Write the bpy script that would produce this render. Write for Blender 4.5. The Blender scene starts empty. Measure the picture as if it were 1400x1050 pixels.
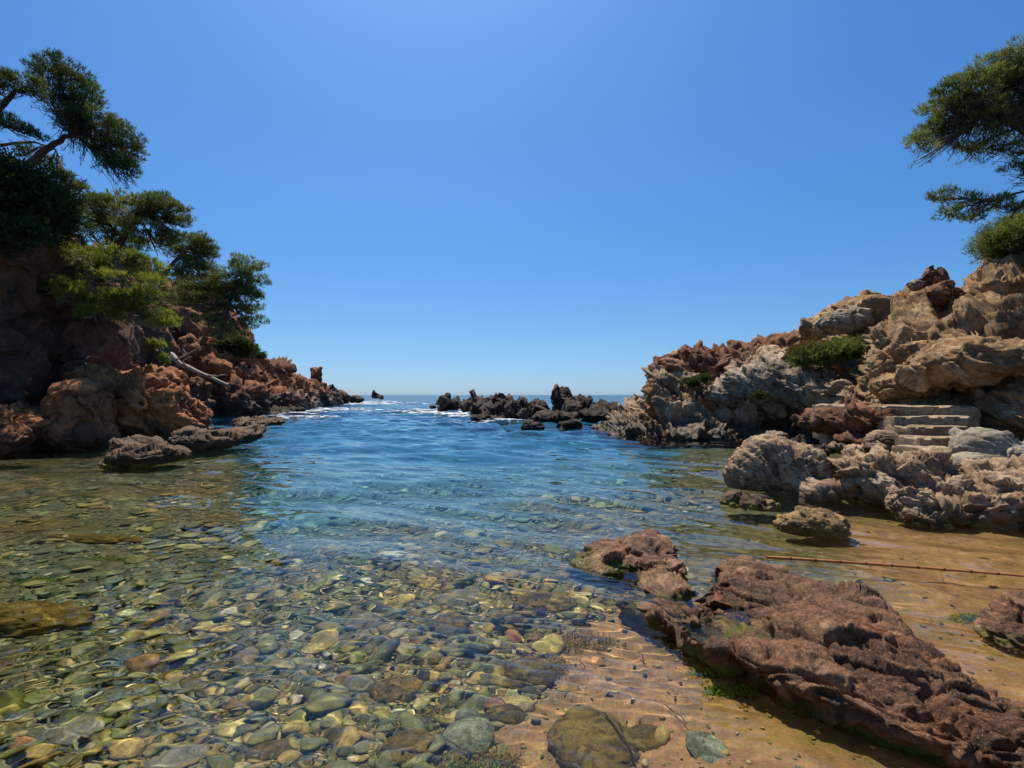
import bpy, math
import numpy as np
from mathutils import Vector

sc = bpy.context.scene
rng = np.random.RandomState(7)
R = math.radians

# ------------------------------------------------------------------ camera
CAM_Z = 1.5
PITCH = math.atan(15 / 700)
cam = bpy.data.objects.new('camera', bpy.data.cameras.new('camera'))
sc.collection.objects.link(cam)
cam.location = (0, 0, CAM_Z)
cam.rotation_euler = (R(90) + PITCH, 0, 0)
cam.data.lens = 18
cam.data.sensor_width = 36
cam.data.clip_start = 0.05
cam.data.clip_end = 20000
sc.camera = cam

# ------------------------------------------------------------------ light
SUN_EL, SUN_AZ = R(63), R(-12)          # azimuth from +Y, negative = left
w = bpy.data.worlds.new('World')
sc.world = w
w.use_nodes = True
wn = w.node_tree
sky = wn.nodes.new('ShaderNodeTexSky')
sky.sky_type = 'NISHITA'
sky.sun_disc = False
sky.sun_elevation = SUN_EL
sky.sun_rotation = SUN_AZ
sky.air_density = 0.6
sky.dust_density = 0.65
sky.ozone_density = 3.0
hsv = wn.nodes.new('ShaderNodeHueSaturation')
hsv.inputs['Saturation'].default_value = 1.2
wn.links.new(sky.outputs[0], hsv.inputs['Color'])
# clear Mediterranean air: the same deeper blue at every azimuth, paler towards the horizon
tc = wn.nodes.new('ShaderNodeTexCoord')
sx = wn.nodes.new('ShaderNodeSeparateXYZ')
wn.links.new(tc.outputs['Generated'], sx.inputs[0])
cr0 = wn.nodes.new('ShaderNodeValToRGB')
el = [(0, (.60, .80, 1.06)), (.03, (.61, .76, .93)), (.09, (.72, .90, .93)), (.18, (.81, 1.05, 1.10)), (.36, (.84, 1.22, 1.33)), (.6, (.79, 1.27, 1.50))]
while len(cr0.color_ramp.elements) < len(el):
    cr0.color_ramp.elements.new(.5)
for e_, (p_, c_) in zip(cr0.color_ramp.elements, el):
    e_.position = p_
    e_.color = (c_[0] / 1.6, c_[1] / 1.6, c_[2] / 1.6, 1)
wn.links.new(sx.outputs[2], cr0.inputs[0])
mu = wn.nodes.new('ShaderNodeMix')
mu.data_type = 'RGBA'
mu.blend_type = 'MULTIPLY'
mu.inputs[0].default_value = 1
wn.links.new(hsv.outputs[0], mu.inputs[6])
wn.links.new(cr0.outputs[0], mu.inputs[7])
wn.links.new(mu.outputs[2], wn.nodes['Background'].inputs[0])
gain = wn.nodes.new('ShaderNodeVectorMath')
gain.operation = 'SCALE'
gain.inputs['Scale'].default_value = 1.34
wn.links.new(mu.outputs[2], gain.inputs[0])
wn.links.new(gain.outputs[0], wn.nodes['Background'].inputs[0])
wn.nodes['Background'].inputs[1].default_value = 0.115

sl = bpy.data.lights.new('sun', 'SUN')
sl.energy = 5.0
sl.angle = 0.009
sl.color = (1.0, 0.91, 0.76)
so = bpy.data.objects.new('sun', sl)
sc.collection.objects.link(so)
sd = Vector((math.sin(SUN_AZ) * math.cos(SUN_EL), math.cos(SUN_AZ) * math.cos(SUN_EL), math.sin(SUN_EL)))
so.rotation_euler = sd.to_track_quat('Z', 'Y').to_euler()
so.location = sd * 50
sl.cycles.is_caustics_light = True

sc.view_settings.view_transform = 'Standard'
sc.view_settings.look = 'None'
sc.view_settings.exposure = 0.42
sc.view_settings.gamma = 1.0
sc.view_settings.use_curve_mapping = False
cy = sc.cycles
cy.max_bounces = 8
cy.diffuse_bounces = 3
cy.glossy_bounces = 3
cy.transmission_bounces = 6
cy.transparent_max_bounces = 8
cy.sample_clamp_indirect = 6
cy.use_denoising = True
try:
    cy.denoiser = 'OPENIMAGEDENOISE'
except Exception:
    pass


# ------------------------------------------------------------------ numpy noise
def _h(ix, iy, iz, seed):
    h = (ix.astype(np.int64) * 374761393 + iy.astype(np.int64) * 668265263 + iz.astype(np.int64) * 2147483647 + seed * 974634777) & 0xffffffff
    h = ((h ^ (h >> 13)) * 1274126177) & 0xffffffff
    h = ((h ^ (h >> 16)) * 2246822519) & 0xffffffff
    return (h ^ (h >> 15)) & 0xffffffff


def hf(ix, iy, iz, seed):
    return _h(ix, iy, iz, seed) / 4294967295.0


def vnoise(P, seed=0):
    i = np.floor(P)
    f = P - i
    i = i.astype(np.int64)
    u = f * f * f * (f * (f * 6 - 15) + 10)
    r = 0
    for a in (0, 1):
        wx = u[:, 0] if a else 1 - u[:, 0]
        for b in (0, 1):
            wy = u[:, 1] if b else 1 - u[:, 1]
            for c in (0, 1):
                wz = u[:, 2] if c else 1 - u[:, 2]
                h = _h(i[:, 0] + a, i[:, 1] + b, i[:, 2] + c, seed)
                gx = (h & 1023) / 511.5 - 1
                gy = ((h >> 10) & 1023) / 511.5 - 1
                gz = ((h >> 20) & 1023) / 511.5 - 1
                r = r + wx * wy * wz * (gx * (f[:, 0] - a) + gy * (f[:, 1] - b) + gz * (f[:, 2] - c))
    return r * 1.3


def fbm(P, o=4, seed=0, gain=.5):
    r, a, s = 0, 1.0, 1.0
    for k in range(o):
        r = r + a * vnoise(P * s + k * 17.3, seed + k)
        a *= gain
        s *= 2.03
    return r


def ridged(P, o=4, seed=0):
    r, a, s = 0, 1.0, 1.0
    for k in range(o):
        r = r + a * (1 - 2.2 * np.abs(vnoise(P * s + k * 9.1, seed + k)))
        a *= .5
        s *= 2.1
    return r * .5


def worley(P, seed=0):
    i0 = np.floor(P).astype(np.int64)
    n = len(P)
    F1 = np.full(n, 9.0)
    F2 = np.full(n, 9.0)
    H = np.zeros(n)
    D = np.zeros((n, 3))
    for a in (-1, 0, 1):
        for b in (-1, 0, 1):
            for c in (-1, 0, 1):
                ix, iy, iz = i0[:, 0] + a, i0[:, 1] + b, i0[:, 2] + c
                h = _h(ix, iy, iz, seed)
                q = np.stack([ix + (h & 1023) / 1023., iy + ((h >> 10) & 1023) / 1023., iz + ((h >> 20) & 1023) / 1023.], 1) - P
                d = np.sqrt((q * q).sum(1))
                nearer = d < F1
                F2 = np.where(nearer, F1, np.minimum(F2, d))
                F1 = np.where(nearer, d, F1)
                H = np.where(nearer, ((h * 2654435761) & 0xffffffff) / 4294967295., H)
                D = np.where(nearer[:, None], q, D)
    return F1, F2, H, D


def sstep(a, b, x):
    t = np.clip((x - a) / (b - a), 0, 1)
    return t * t * (3 - 2 * t)


def frame(n):
    n = np.array(n, float)
    n /= np.linalg.norm(n)
    t = np.cross(n, [0.31, 0.9, 0.2])
    t /= np.linalg.norm(t)
    return np.stack([t, np.cross(n, t), n], 0)


def rock_detail(P, size, amp, seed, strata=(0.3, 0.2, 1), aniso=2.2, style='block', oct_=3, gain_=.37):
    """displacement (m) and a 0..1 value per block"""
    M = frame(strata)
    Q = P @ M.T
    Q = Q * np.array([1, 1, aniso]) / size
    Q = Q + .45 * np.stack([fbm(Q * .7 + 3, 2, seed + 1), fbm(Q * .7 + 31, 2, seed + 2), fbm(Q * .7 + 57, 2, seed + 3)], 1)
    d = amp * .9 * fbm(P / size * .5, 3, seed + 9)
    cellv = 0
    s, a = 1.0, amp
    for k in range(oct_):
        F1, F2, H, D = worley(Q * s + k * 5.7, seed + 20 + k)
        e = F2 - F1
        if style == 'round' and k < 2:
            d = d + a * (.9 * np.sqrt(np.clip(1 - (F1 * 1.05) ** 2, 0, 1)) - .4) + a * .5 * (H - .5) - a * .5 * (1 - sstep(0, .09, e))
        else:
            tilt = (D[:, 0] * (H - .5) * 2.2 + D[:, 1] * (np.modf(H * 7.3)[0] - .5) * 2.2 + D[:, 2] * (np.modf(H * 13.7)[0] - .5) * 2)
            d = d + a * ((H - .5) * .9 + tilt * 1.7) * sstep(0, .07, e) - a * .5 * (1 - sstep(0, .08, e))
        cellv = cellv + (H - .5) * (.6, .3, .2, .1)[k]
        s *= 2.45
        a *= gain_
    d = d + a * 1.0 * fbm(P / size * s * 1.2, 3, seed + 50)
    return d, np.clip(cellv + .5, 0, 1)


# ------------------------------------------------------------------ mesh helpers
def at(px, py, D):
    u, v = (px - 700) / 700, -(py - 525) / 700
    cp, sp = math.cos(PITCH), math.sin(PITCH)
    y, z = cp - sp * v, sp + cp * v
    return np.array([u / y * D, D, CAM_Z + z / y * D])


def tag(o, label=None, cat=None, group=None, kind=None):
    if label: o['label'] = label
    if cat: o['category'] = cat
    if group: o['group'] = group
    if kind: o['kind'] = kind
    return o


def mesh(name, V, F, mat=None, parent=None, smooth=True, attrs=None, caus=False):
    """F: int array (n,3) or (n,4), or list of such arrays"""
    Fs = F if isinstance(F, list) else [F]
    Fs = [np.asarray(f, np.int32) for f in Fs if len(f)]
    V = np.asarray(V, np.float32)
    me = bpy.data.meshes.new(name)
    me.vertices.add(len(V))
    me.vertices.foreach_set('co', V.ravel())
    loops = np.concatenate([f.ravel() for f in Fs])
    tot = np.concatenate([np.full(len(f), f.shape[1], np.int32) for f in Fs])
    st = np.concatenate([[0], np.cumsum(tot)[:-1]]).astype(np.int32)
    me.loops.add(len(loops))
    me.loops.foreach_set('vertex_index', loops)
    me.polygons.add(len(tot))
    me.polygons.foreach_set('loop_start', st)
    me.polygons.foreach_set('use_smooth', np.full(len(tot), smooth))
    for k, a in (attrs or {}).items():
        at_ = me.attributes.new(k, 'FLOAT', 'POINT')
        at_.data.foreach_set('value', np.asarray(a, np.float32))
    me.update(calc_edges=True)
    me.validate()
    if mat: me.materials.append(mat)
    o = bpy.data.objects.new(name, me)
    sc.collection.objects.link(o)
    if parent: o.parent = parent
    if caus: o.cycles.is_caustics_receiver = True
    return o


def empty(name, loc, label, cat, group=None):
    o = bpy.data.objects.new(name, None)
    sc.collection.objects.link(o)
    o.location = [float(c) for c in loc]
    o.empty_display_size = .2
    return tag(o, label, cat, group)


def child(name, V, F, mat, root, **k):
    return mesh(name, np.asarray(V) - np.array(root.location), F, mat, root, **k)


def vnorm(V, F):
    n = np.zeros_like(V)
    a, b, c = V[F[:, 0]], V[F[:, 1]], V[F[:, 2]]
    fn = np.cross(b - a, c - a)
    for k in range(F.shape[1]):
        for j in range(3):
            n[:, j] += np.bincount(F[:, k], weights=fn[:, j], minlength=len(V))
    return n / np.maximum(np.linalg.norm(n, axis=1, keepdims=True), 1e-9)


def cr(pts, t):
    """Catmull-Rom of pts (n,...) at params t in 0..n-1"""
    n = len(pts)
    i = np.clip(np.floor(t).astype(int), 0, n - 2)
    f = (t - i).reshape((-1,) + (1,) * (pts.ndim - 1))
    p0, p1, p2, p3 = pts[np.maximum(i - 1, 0)], pts[i], pts[i + 1], pts[np.minimum(i + 2, n - 1)]
    return .5 * (2 * p1 + (p2 - p0) * f + (2 * p0 - 5 * p1 + 4 * p2 - p3) * f * f + (3 * p1 - p0 - 3 * p2 + p3) * f ** 3)


def resample(P, n, wt=None):
    d = np.linalg.norm(np.diff(P, axis=0), axis=1)
    if wt is not None: d = d * .5 * (wt[1:] + wt[:-1])
    s = np.concatenate([[0], np.cumsum(d)])
    t = np.linspace(0, s[-1], n)
    return np.stack([np.interp(t, s, P[:, k]) for k in range(3)], 1)


def gridF(nu, nv):
    i = np.arange(nu * nv).reshape(nu, nv)
    return np.stack([i[:-1, :-1], i[1:, :-1], i[1:, 1:], i[:-1, 1:]], -1).reshape(-1, 4)


def loft(sections, nu, nv, flip=False):
    """sections: list of (k,3) world polylines with equal k. -> V (nu*nv,3), F, normals"""
    S = np.array(sections, float)
    k = S.shape[1]
    tf = np.linspace(0, k - 1, 12 * k)
    cols = np.stack([cr(s, tf) for s in S])
    cols = np.stack([resample(c, nv, 1 / np.maximum(2, np.linalg.norm(c, axis=1))) for c in cols])
    # spread columns evenly
    mid = cols.mean(1)
    dd = np.linalg.norm(np.diff(mid, axis=0), axis=1) / np.maximum(2, .5 * (np.linalg.norm(mid[1:], axis=1) + np.linalg.norm(mid[:-1], axis=1)))
    s = np.concatenate([[0], np.cumsum(dd)])
    tu = np.interp(np.linspace(0, s[-1], nu), s, np.arange(len(s)))
    G = cr(cols, tu)
    V = G.reshape(-1, 3)
    F = gridF(nu, nv)
    if flip: F = F[:, ::-1]
    return V, F


def slices(cols):
    """cols: list of (px, [(py, D) or (py, D, dpx)...], back) -> sections"""
    out = []
    for px, pts in cols:
        p = [at(px, q[0], q[1]) for q in pts]
        out.append(p)
    return out


_ico = {}


def ico(s):
    if s not in _ico:
        import bmesh
        bm = bmesh.new()
        bmesh.ops.create_icosphere(bm, subdivisions=s, radius=1)
        V = np.array([v.co[:] for v in bm.verts])
        F = np.array([[v.index for v in f.verts] for f in bm.faces])
        bm.free()
        _ico[s] = (V, F)
    return _ico[s]


def blobV(lobes, sub, k=14, center=None):
    """outer hull of ellipsoid lobes (x,y,z,rx,ry,rz[,rotz]) seen from their centre"""
    U, F = ico(sub)
    L = np.array([list(l) + [0] * (7 - len(l)) for l in lobes], float)
    c = np.array(center) if center is not None else np.average(L[:, :3], axis=0, weights=L[:, 3] * L[:, 4] * L[:, 5])
    lo, hi = (L[:, :3] - L[:, 3:6]).min(0), (L[:, :3] + L[:, 3:6]).max(0)
    A = (hi - lo) / 2
    d = U * A
    ln = np.linalg.norm(d, axis=1, keepdims=True)
    d = d / ln
    r = np.zeros(len(U))
    for l in L:
        ca, sa = math.cos(-l[6]), math.sin(-l[6])
        Rm = np.array([[ca, -sa, 0], [sa, ca, 0], [0, 0, 1]])
        o = (Rm @ (c - l[:3])) / l[3:6]
        dd = (d @ Rm.T) / l[3:6]
        a = (dd * dd).sum(1)
        b = (dd * o).sum(1)
        q = (o * o).sum() - 1
        disc = b * b - a * q
        t = np.where(disc > 0, (-b + np.sqrt(np.maximum(disc, 0))) / a, 0)
        r = np.maximum(r, np.maximum(t, 0))
    r = np.maximum(r, .12 * A.min())
    return c + d * r[:, None], F


def rock(name, lobes, sub, mat, label, cat='rock', size=.5, amp=.08, seed=1, strata=(.3, .2, 1), aniso=2.2,
         style='block', group=None, kind=None, center=None, oct_=3, parent=None, flat_top=None):
    V, F = blobV(lobes, sub, center=center)
    # relax the seams between lobes
    E = np.concatenate([F[:, [0, 1]], F[:, [1, 2]], F[:, [2, 0]]])
    for _ in range(3):
        acc = np.stack([np.bincount(E[:, 0], weights=V[E[:, 1], j], minlength=len(V)) for j in range(3)], 1)
        cnt = np.bincount(E[:, 0], minlength=len(V))[:, None]
        V = .4 * V + .6 * acc / np.maximum(cnt, 1)
    N = vnorm(V, F)
    d, cv = rock_detail(V, size, amp, seed, strata, aniso, style, oct_)
    d = d - np.percentile(d, 72)
    V = V + N * d[:, None]
    o = mesh(name, V, F, mat, parent, attrs={'cell': cv}, caus=True)
    if parent is None: tag(o, label, cat, group, kind)
    return o


def px_lobe(px, py, D, rpx, rpy, ry=None, rot=0):
    """ellipsoid centred on a pixel at distance D, radii given in pixels"""
    c = at(px, py, D)
    rx, rz = rpx * D / 700, rpy * D / 700
    return (c[0], c[1], c[2], rx, ry if ry else rx * .8, rz, rot)


# ------------------------------------------------------------------ materials
class NT:
    def __init__(s, name):
        s.m = bpy.data.materials.new(name)
        s.m.use_nodes = True
        s.t = s.m.node_tree
        s.p = s.t.nodes['Principled BSDF']
        s.co = s.n('ShaderNodeTexCoord').outputs['Object']

    def n(s, kind, **kw):
        nd = s.t.nodes.new(kind)
        for k, v in kw.items():
            setattr(nd, k, v)
        return nd

    def l(s, a, b):
        s.t.links.new(a, b)

    def noise(s, scale, detail=6, rough=.6, vec=None, dist=0):
        nd = s.n('ShaderNodeTexNoise')
        nd.inputs['Scale'].default_value = scale
        nd.inputs['Detail'].default_value = detail
        nd.inputs['Roughness'].default_value = rough
        nd.inputs['Distortion'].default_value = dist
        s.l(vec or s.pos(), nd.inputs['Vector'])
        return nd.outputs['Fac']

    def pos(s):
        if not hasattr(s, '_g'):
            s._g = s.n('ShaderNodeNewGeometry')
        return s._g.outputs['Position']

    def ramp(s, fac, stops, interp='LINEAR'):
        nd = s.n('ShaderNodeValToRGB')
        cr_ = nd.color_ramp
        cr_.interpolation = interp
        while len(cr_.elements) < len(stops):
            cr_.elements.new(.5)
        for e, (p, c) in zip(cr_.elements, stops):
            e.position = p
            e.color = (c, c, c, 1) if not hasattr(c, '__len__') else (*c, 1)
        s.l(fac, nd.inputs[0])
        return nd.outputs[0]

    def mix(s, f, a, b, mode='MIX'):
        nd = s.n('ShaderNodeMix', data_type='RGBA', blend_type=mode)
        for v, i in ((f, 0), (a, 6), (b, 7)):
            if hasattr(v, 'is_linked') or hasattr(v, 'links'):
                s.l(v, nd.inputs[i])
            elif i == 0:
                nd.inputs[0].default_value = v
            else:
                nd.inputs[i].default_value = (*v, 1)
        return nd.outputs[2]

    def math(s, op, a, b=0.0, c=None):
        nd = s.n('ShaderNodeMath', operation=op)
        for v, i in ((a, 0), (b, 1), (c, 2)):
            if v is None: continue
            if hasattr(v, 'links'): s.l(v, nd.inputs[i])
            else: nd.inputs[i].default_value = v
        return nd.outputs[0]

    def bump(s, h, strength=.5, dist=.02, normal=None):
        nd = s.n('ShaderNodeBump')
        nd.inputs['Strength'].default_value = strength
        nd.inputs['Distance'].default_value = dist
        s.l(h, nd.inputs['Height'])
        if normal: s.l(normal, nd.inputs['Normal'])
        return nd.outputs[0]

    def z(s):
        sp = s.n('ShaderNodeSeparateXYZ')
        s.l(s.pos(), sp.inputs[0])
        return sp.outputs


def rock_mat(name, cols, patch=None, patch_at=(.56, .66), scale=1.0, wet=(.05, .3), wetcol=(.018, .016, .014), wetamt=.85,
             algae=None, rough=.85, bump=.7, dot=None, spec=.25, varnish=None):
    """cols: 3-4 real stone colours, from dark to light, mixed by noise and by block; wet = heights of the dark tidal stain"""
    s = NT(name)
    att = s.n('ShaderNodeAttribute', attribute_name='cell').outputs['Fac']
    n1 = s.noise(1.1 * scale, 8, .62, dist=.4)
    n2 = s.noise(9 * scale, 6, .7)
    f = s.math('ADD', s.math('MULTIPLY', att, .42), s.math('ADD', s.math('MULTIPLY', n1, .55), s.math('MULTIPLY', n2, .55)))
    f = s.math('SUBTRACT', f, .28)
    k = len(cols)
    base = s.ramp(f, [(.16 + .68 * i / (k - 1), c) for i, c in enumerate(cols)])
    if patch:
        pn = s.noise(.9 * scale, 7, .68, dist=.8)
        m = s.ramp(pn, [(patch_at[0], 0.0), (patch_at[1], 1.0)])
        base = s.mix(s.math('MULTIPLY', m, .85), base, patch)
    if varnish:
        vn = s.noise(2.3 * scale, 8, .72, dist=1.2)
        base = s.mix(s.math('MULTIPLY', s.ramp(vn, [(.50, 0.0), (.60, 1.0)]), .75), base, varnish)
    if dot:
        dn = s.noise(38 * scale, 3, .6)
        base = s.mix(s.ramp(dn, [(.61, 0.0), (.66, .75)]), base, dot)
    grain = s.ramp(s.noise(42 * scale, 6, .75), [(.3, .45), (.5, .95), (.7, 1.45)])
    base = s.mix(1.0, base, grain, 'MULTIPLY')
    zz = s.z()[2]
    zn = s.math('ADD', zz, s.math('MULTIPLY', s.math('SUBTRACT', s.noise(1.6 * scale, 5, .65), .5), (wet[1] - wet[0]) * 2.2))
    mr = s.n('ShaderNodeMapRange')
    mr.interpolation_type = 'SMOOTHSTEP'
    mr.inputs['From Min'].default_value = wet[0]
    mr.inputs['From Max'].default_value = wet[1]
    mr.inputs['To Min'].default_value = 1
    mr.inputs['To Max'].default_value = 0
    s.l(zn, mr.inputs['Value'])
    wetf = mr.outputs[0]
    base = s.mix(s.math('MULTIPLY', wetf, wetamt), base, s.mix(s.noise(5 * scale, 5, .6), wetcol, tuple(c * 2.2 for c in wetcol)))
    if algae:
        mr2 = s.n('ShaderNodeMapRange')
        mr2.inputs['From Min'].default_value = .02
        mr2.inputs['From Max'].default_value = .09
        mr2.inputs['To Min'].default_value = 1
        mr2.inputs['To Max'].default_value = 0
        s.l(zn, mr2.inputs['Value'])
        am = s.math('MULTIPLY', mr2.outputs[0], s.ramp(s.noise(2.5, 5, .7), [(.42, 0.0), (.55, 1.0)]))
        base = s.mix(s.math('MULTIPLY', am, .8), base, algae)
    s.l(base, s.p.inputs['Base Color'])
    rr = s.math('SUBTRACT', rough, s.math('MULTIPLY', wetf, rough * .5))
    s.l(rr, s.p.inputs['Roughness'])
    s.p.inputs['Specular IOR Level'].default_value = spec
    b1 = s.bump(s.noise(12 * scale, 9, .76), bump, .085 / scale)
    vo = s.n('ShaderNodeTexVoronoi', feature='DISTANCE_TO_EDGE')
    vo.inputs['Scale'].default_value = 6.5 * scale
    wv = s.n('ShaderNodeVectorMath', operation='ADD')
    s.l(s.pos(), wv.inputs[0])
    wn_ = s.n('ShaderNodeTexNoise')
    wn_.inputs['Scale'].default_value = 3 * scale
    wn_.inputs['Detail'].default_value = 5
    s.l(s.pos(), wn_.inputs['Vector'])
    ws = s.n('ShaderNodeVectorMath', operation='SCALE')
    ws.inputs['Scale'].default_value = .35 / scale
    s.l(wn_.outputs['Color'], ws.inputs[0])
    s.l(ws.outputs[0], wv.inputs[1])
    s.l(wv.outputs[0], vo.inputs['Vector'])
    cr_h = s.ramp(vo.outputs['Distance'], [(0.0, 0.0), (.045, 1.0)])
    b1 = s.bump(cr_h, bump * .55, .02 / scale, b1)
    b2 = s.bump(s.noise(70 * scale, 7, .75), bump * .9, .016 / scale, b1)
    s.l(b2, s.p.inputs['Normal'])
    return s.m


M = {}
M['red'] = rock_mat('red_rock', [(.07, .025, .012), (.26, .09, .035), (.50, .20, .075), (.66, .34, .16)], patch=(.58, .22, .06), varnish=(.09, .04, .025), wet=(.05, .85), wetcol=(.03, .018, .012), wetamt=.85, scale=1.0)
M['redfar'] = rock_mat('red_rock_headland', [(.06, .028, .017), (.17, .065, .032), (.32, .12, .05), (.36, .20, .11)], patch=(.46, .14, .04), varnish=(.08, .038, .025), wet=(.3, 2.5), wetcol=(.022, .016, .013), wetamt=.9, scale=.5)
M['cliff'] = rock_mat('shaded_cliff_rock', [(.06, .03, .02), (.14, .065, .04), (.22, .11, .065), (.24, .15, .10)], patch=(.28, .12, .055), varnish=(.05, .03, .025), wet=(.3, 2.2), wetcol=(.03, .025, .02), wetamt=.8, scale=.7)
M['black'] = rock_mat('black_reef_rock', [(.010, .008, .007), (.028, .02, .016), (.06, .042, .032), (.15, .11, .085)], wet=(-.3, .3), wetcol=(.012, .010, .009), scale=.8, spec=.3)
M['head'] = rock_mat('grey_brown_headland_rock', [(.06, .036, .022), (.25, .16, .095), (.48, .33, .20), (.64, .49, .33)], patch=(.50, .19, .05), patch_at=(.54, .62), varnish=(.09, .05, .032), wet=(.2, .9), wetcol=(.032, .024, .017), wetamt=.88, scale=.8)
M['headred'] = rock_mat('rusty_headland_rock', [(.045, .022, .014), (.16, .07, .036), (.30, .14, .07), (.42, .27, .16)], patch=(.34, .12, .04), varnish=(.06, .035, .025), wet=(-1, -.5), scale=.8)
M['pale'] = rock_mat('pale_grey_strata_rock', [(.07, .05, .036), (.26, .20, .14), (.46, .37, .27), (.62, .52, .40)], varnish=(.12, .085, .06), wet=(-1, -.5), scale=1)
M['ochre'] = rock_mat('ochre_cliff_rock', [(.08, .044, .02), (.28, .165, .075), (.48, .31, .155), (.63, .46, .28)], patch=(.40, .19, .06), varnish=(.13, .075, .045), wet=(-1, -.5), scale=.9)
M['knob'] = rock_mat('grey_brown_shore_rock', [(.09, .055, .032), (.28, .18, .105), (.47, .325, .20), (.60, .46, .31)], patch=(.40, .19, .10), patch_at=(.58, .68), varnish=(.14, .085, .055), wet=(.04, .24), wetcol=(.055, .034, .012), wetamt=.8, algae=(.20, .15, .02), scale=2.0)
M['smooth'] = rock_mat('smooth_grey_stone', [(.10, .08, .055), (.24, .20, .145), (.36, .31, .23), (.48, .43, .33)], varnish=(.15, .115, .08), wet=(-1, -.5), scale=1.6, bump=.4)
M['ledge'] = rock_mat('wet_red_brown_rock', [(.02, .008, .004), (.12, .042, .014), (.36, .17, .075), (.62, .40, .24)], patch=(.34, .12, .03), varnish=(.06, .026, .010), wet=(-.02, .08), wetcol=(.06, .036, .01), wetamt=.75, algae=(.14, .16, .012), scale=3.0, rough=.45, bump=1.0, spec=.35, dot=(.58, .38, .24))
M['flat'] = rock_mat('wet_flat_reef_rock', [(.02, .012, .007), (.07, .04, .022), (.12, .075, .045), (.20, .14, .09)], patch=(.22, .10, .04), wet=(-.05, .10), wetcol=(.11, .07, .02), wetamt=.7, algae=(.30, .24, .02), scale=2, rough=.65, spec=.2)
M['yellow'] = rock_mat('yellow_algae_rock', [(.04, .022, .006), (.18, .10, .022), (.36, .22, .055), (.52, .36, .14)], wet=(-.05, .08), wetcol=(.07, .05, .008), wetamt=.7, scale=3, rough=.55, spec=.4)
M['subm'] = rock_mat('submerged_mossy_rock', [(.04, .028, .006), (.15, .10, .018), (.28, .19, .035), (.40, .29, .07)], varnish=(.05, .035, .01), wet=(-2, -1.5), scale=4, rough=.9)
M['speck'] = rock_mat('speckled_green_stone', [(.06, .07, .035), (.18, .20, .10), (.38, .40, .24), (.70, .70, .50)], wet=(-2, -1.5), scale=2.2, dot=(.03, .04, .02))
M['stepm'] = rock_mat('worn_step_stone', [(.09, .06, .035), (.24, .165, .095), (.42, .31, .19), (.58, .46, .31)], varnish=(.11, .07, .04), wet=(-1, -.5), scale=2, bump=.5)
M['slab'] = rock_mat('grey_slab_stone', [(.07, .06, .035), (.15, .135, .085), (.24, .215, .14), (.34, .30, .20)], wet=(-2, -1.5), scale=4, bump=.4)

PEB = [(a_, (c_[0] * 1.2, c_[1] * 1.15, c_[2] * .9)) for a_, c_ in [(0, (.05, .042, .025)), (.10, (.13, .135, .06)), (.22, (.26, .185, .065)), (.34, (.15, .15, .085)), (.46, (.33, .235, .085)), (.56, (.17, .18, .10)),
       (.66, (.22, .115, .055)), (.71, (.34, .29, .14)), (.82, (.10, .11, .085)), (.90, (.42, .36, .18)), (.985, (.56, .52, .46))]]


def pebble_mat(name, stuff):
    s = NT(name)
    f = s.n('ShaderNodeAttribute', attribute_name='tone').outputs['Fac'] if stuff else s.n('ShaderNodeObjectInfo').outputs['Random']
    base = s.ramp(f, PEB, 'CONSTANT')
    g = s.ramp(s.noise(34, 8, .75), [(.32, .4), (.5, .95), (.68, 1.6)])
    base = s.mix(1.0, base, g, 'MULTIPLY')
    film = s.ramp(s.noise(3.2, 6, .65), [(.45, 0.0), (.62, 1.0)])
    side = s.ramp(s.noise(.45, 3, .5), [(.42, 0.0), (.58, 1.0)])
    base = s.mix(s.math('MULTIPLY', film, .5), base, s.mix(side, (.20, .23, .03), (.40, .27, .035)))
    # blue green cast of deeper water, painted into the stone colour
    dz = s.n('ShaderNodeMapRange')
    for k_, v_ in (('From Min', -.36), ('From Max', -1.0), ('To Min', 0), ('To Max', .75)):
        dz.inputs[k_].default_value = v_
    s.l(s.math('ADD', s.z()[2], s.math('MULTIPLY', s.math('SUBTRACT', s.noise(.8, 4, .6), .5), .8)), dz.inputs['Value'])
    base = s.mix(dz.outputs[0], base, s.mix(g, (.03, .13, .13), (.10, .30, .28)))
    s.l(base, s.p.inputs['Base Color'])
    s.p.inputs['Roughness'].default_value = .7
    s.p.inputs['Specular IOR Level'].default_value = .15
    s.l(s.bump(s.noise(60, 5, .6), .4, .006), s.p.inputs['Normal'])
    return s.m


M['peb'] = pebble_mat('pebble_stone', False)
M['pebs'] = pebble_mat('shingle_stone', True)


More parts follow.
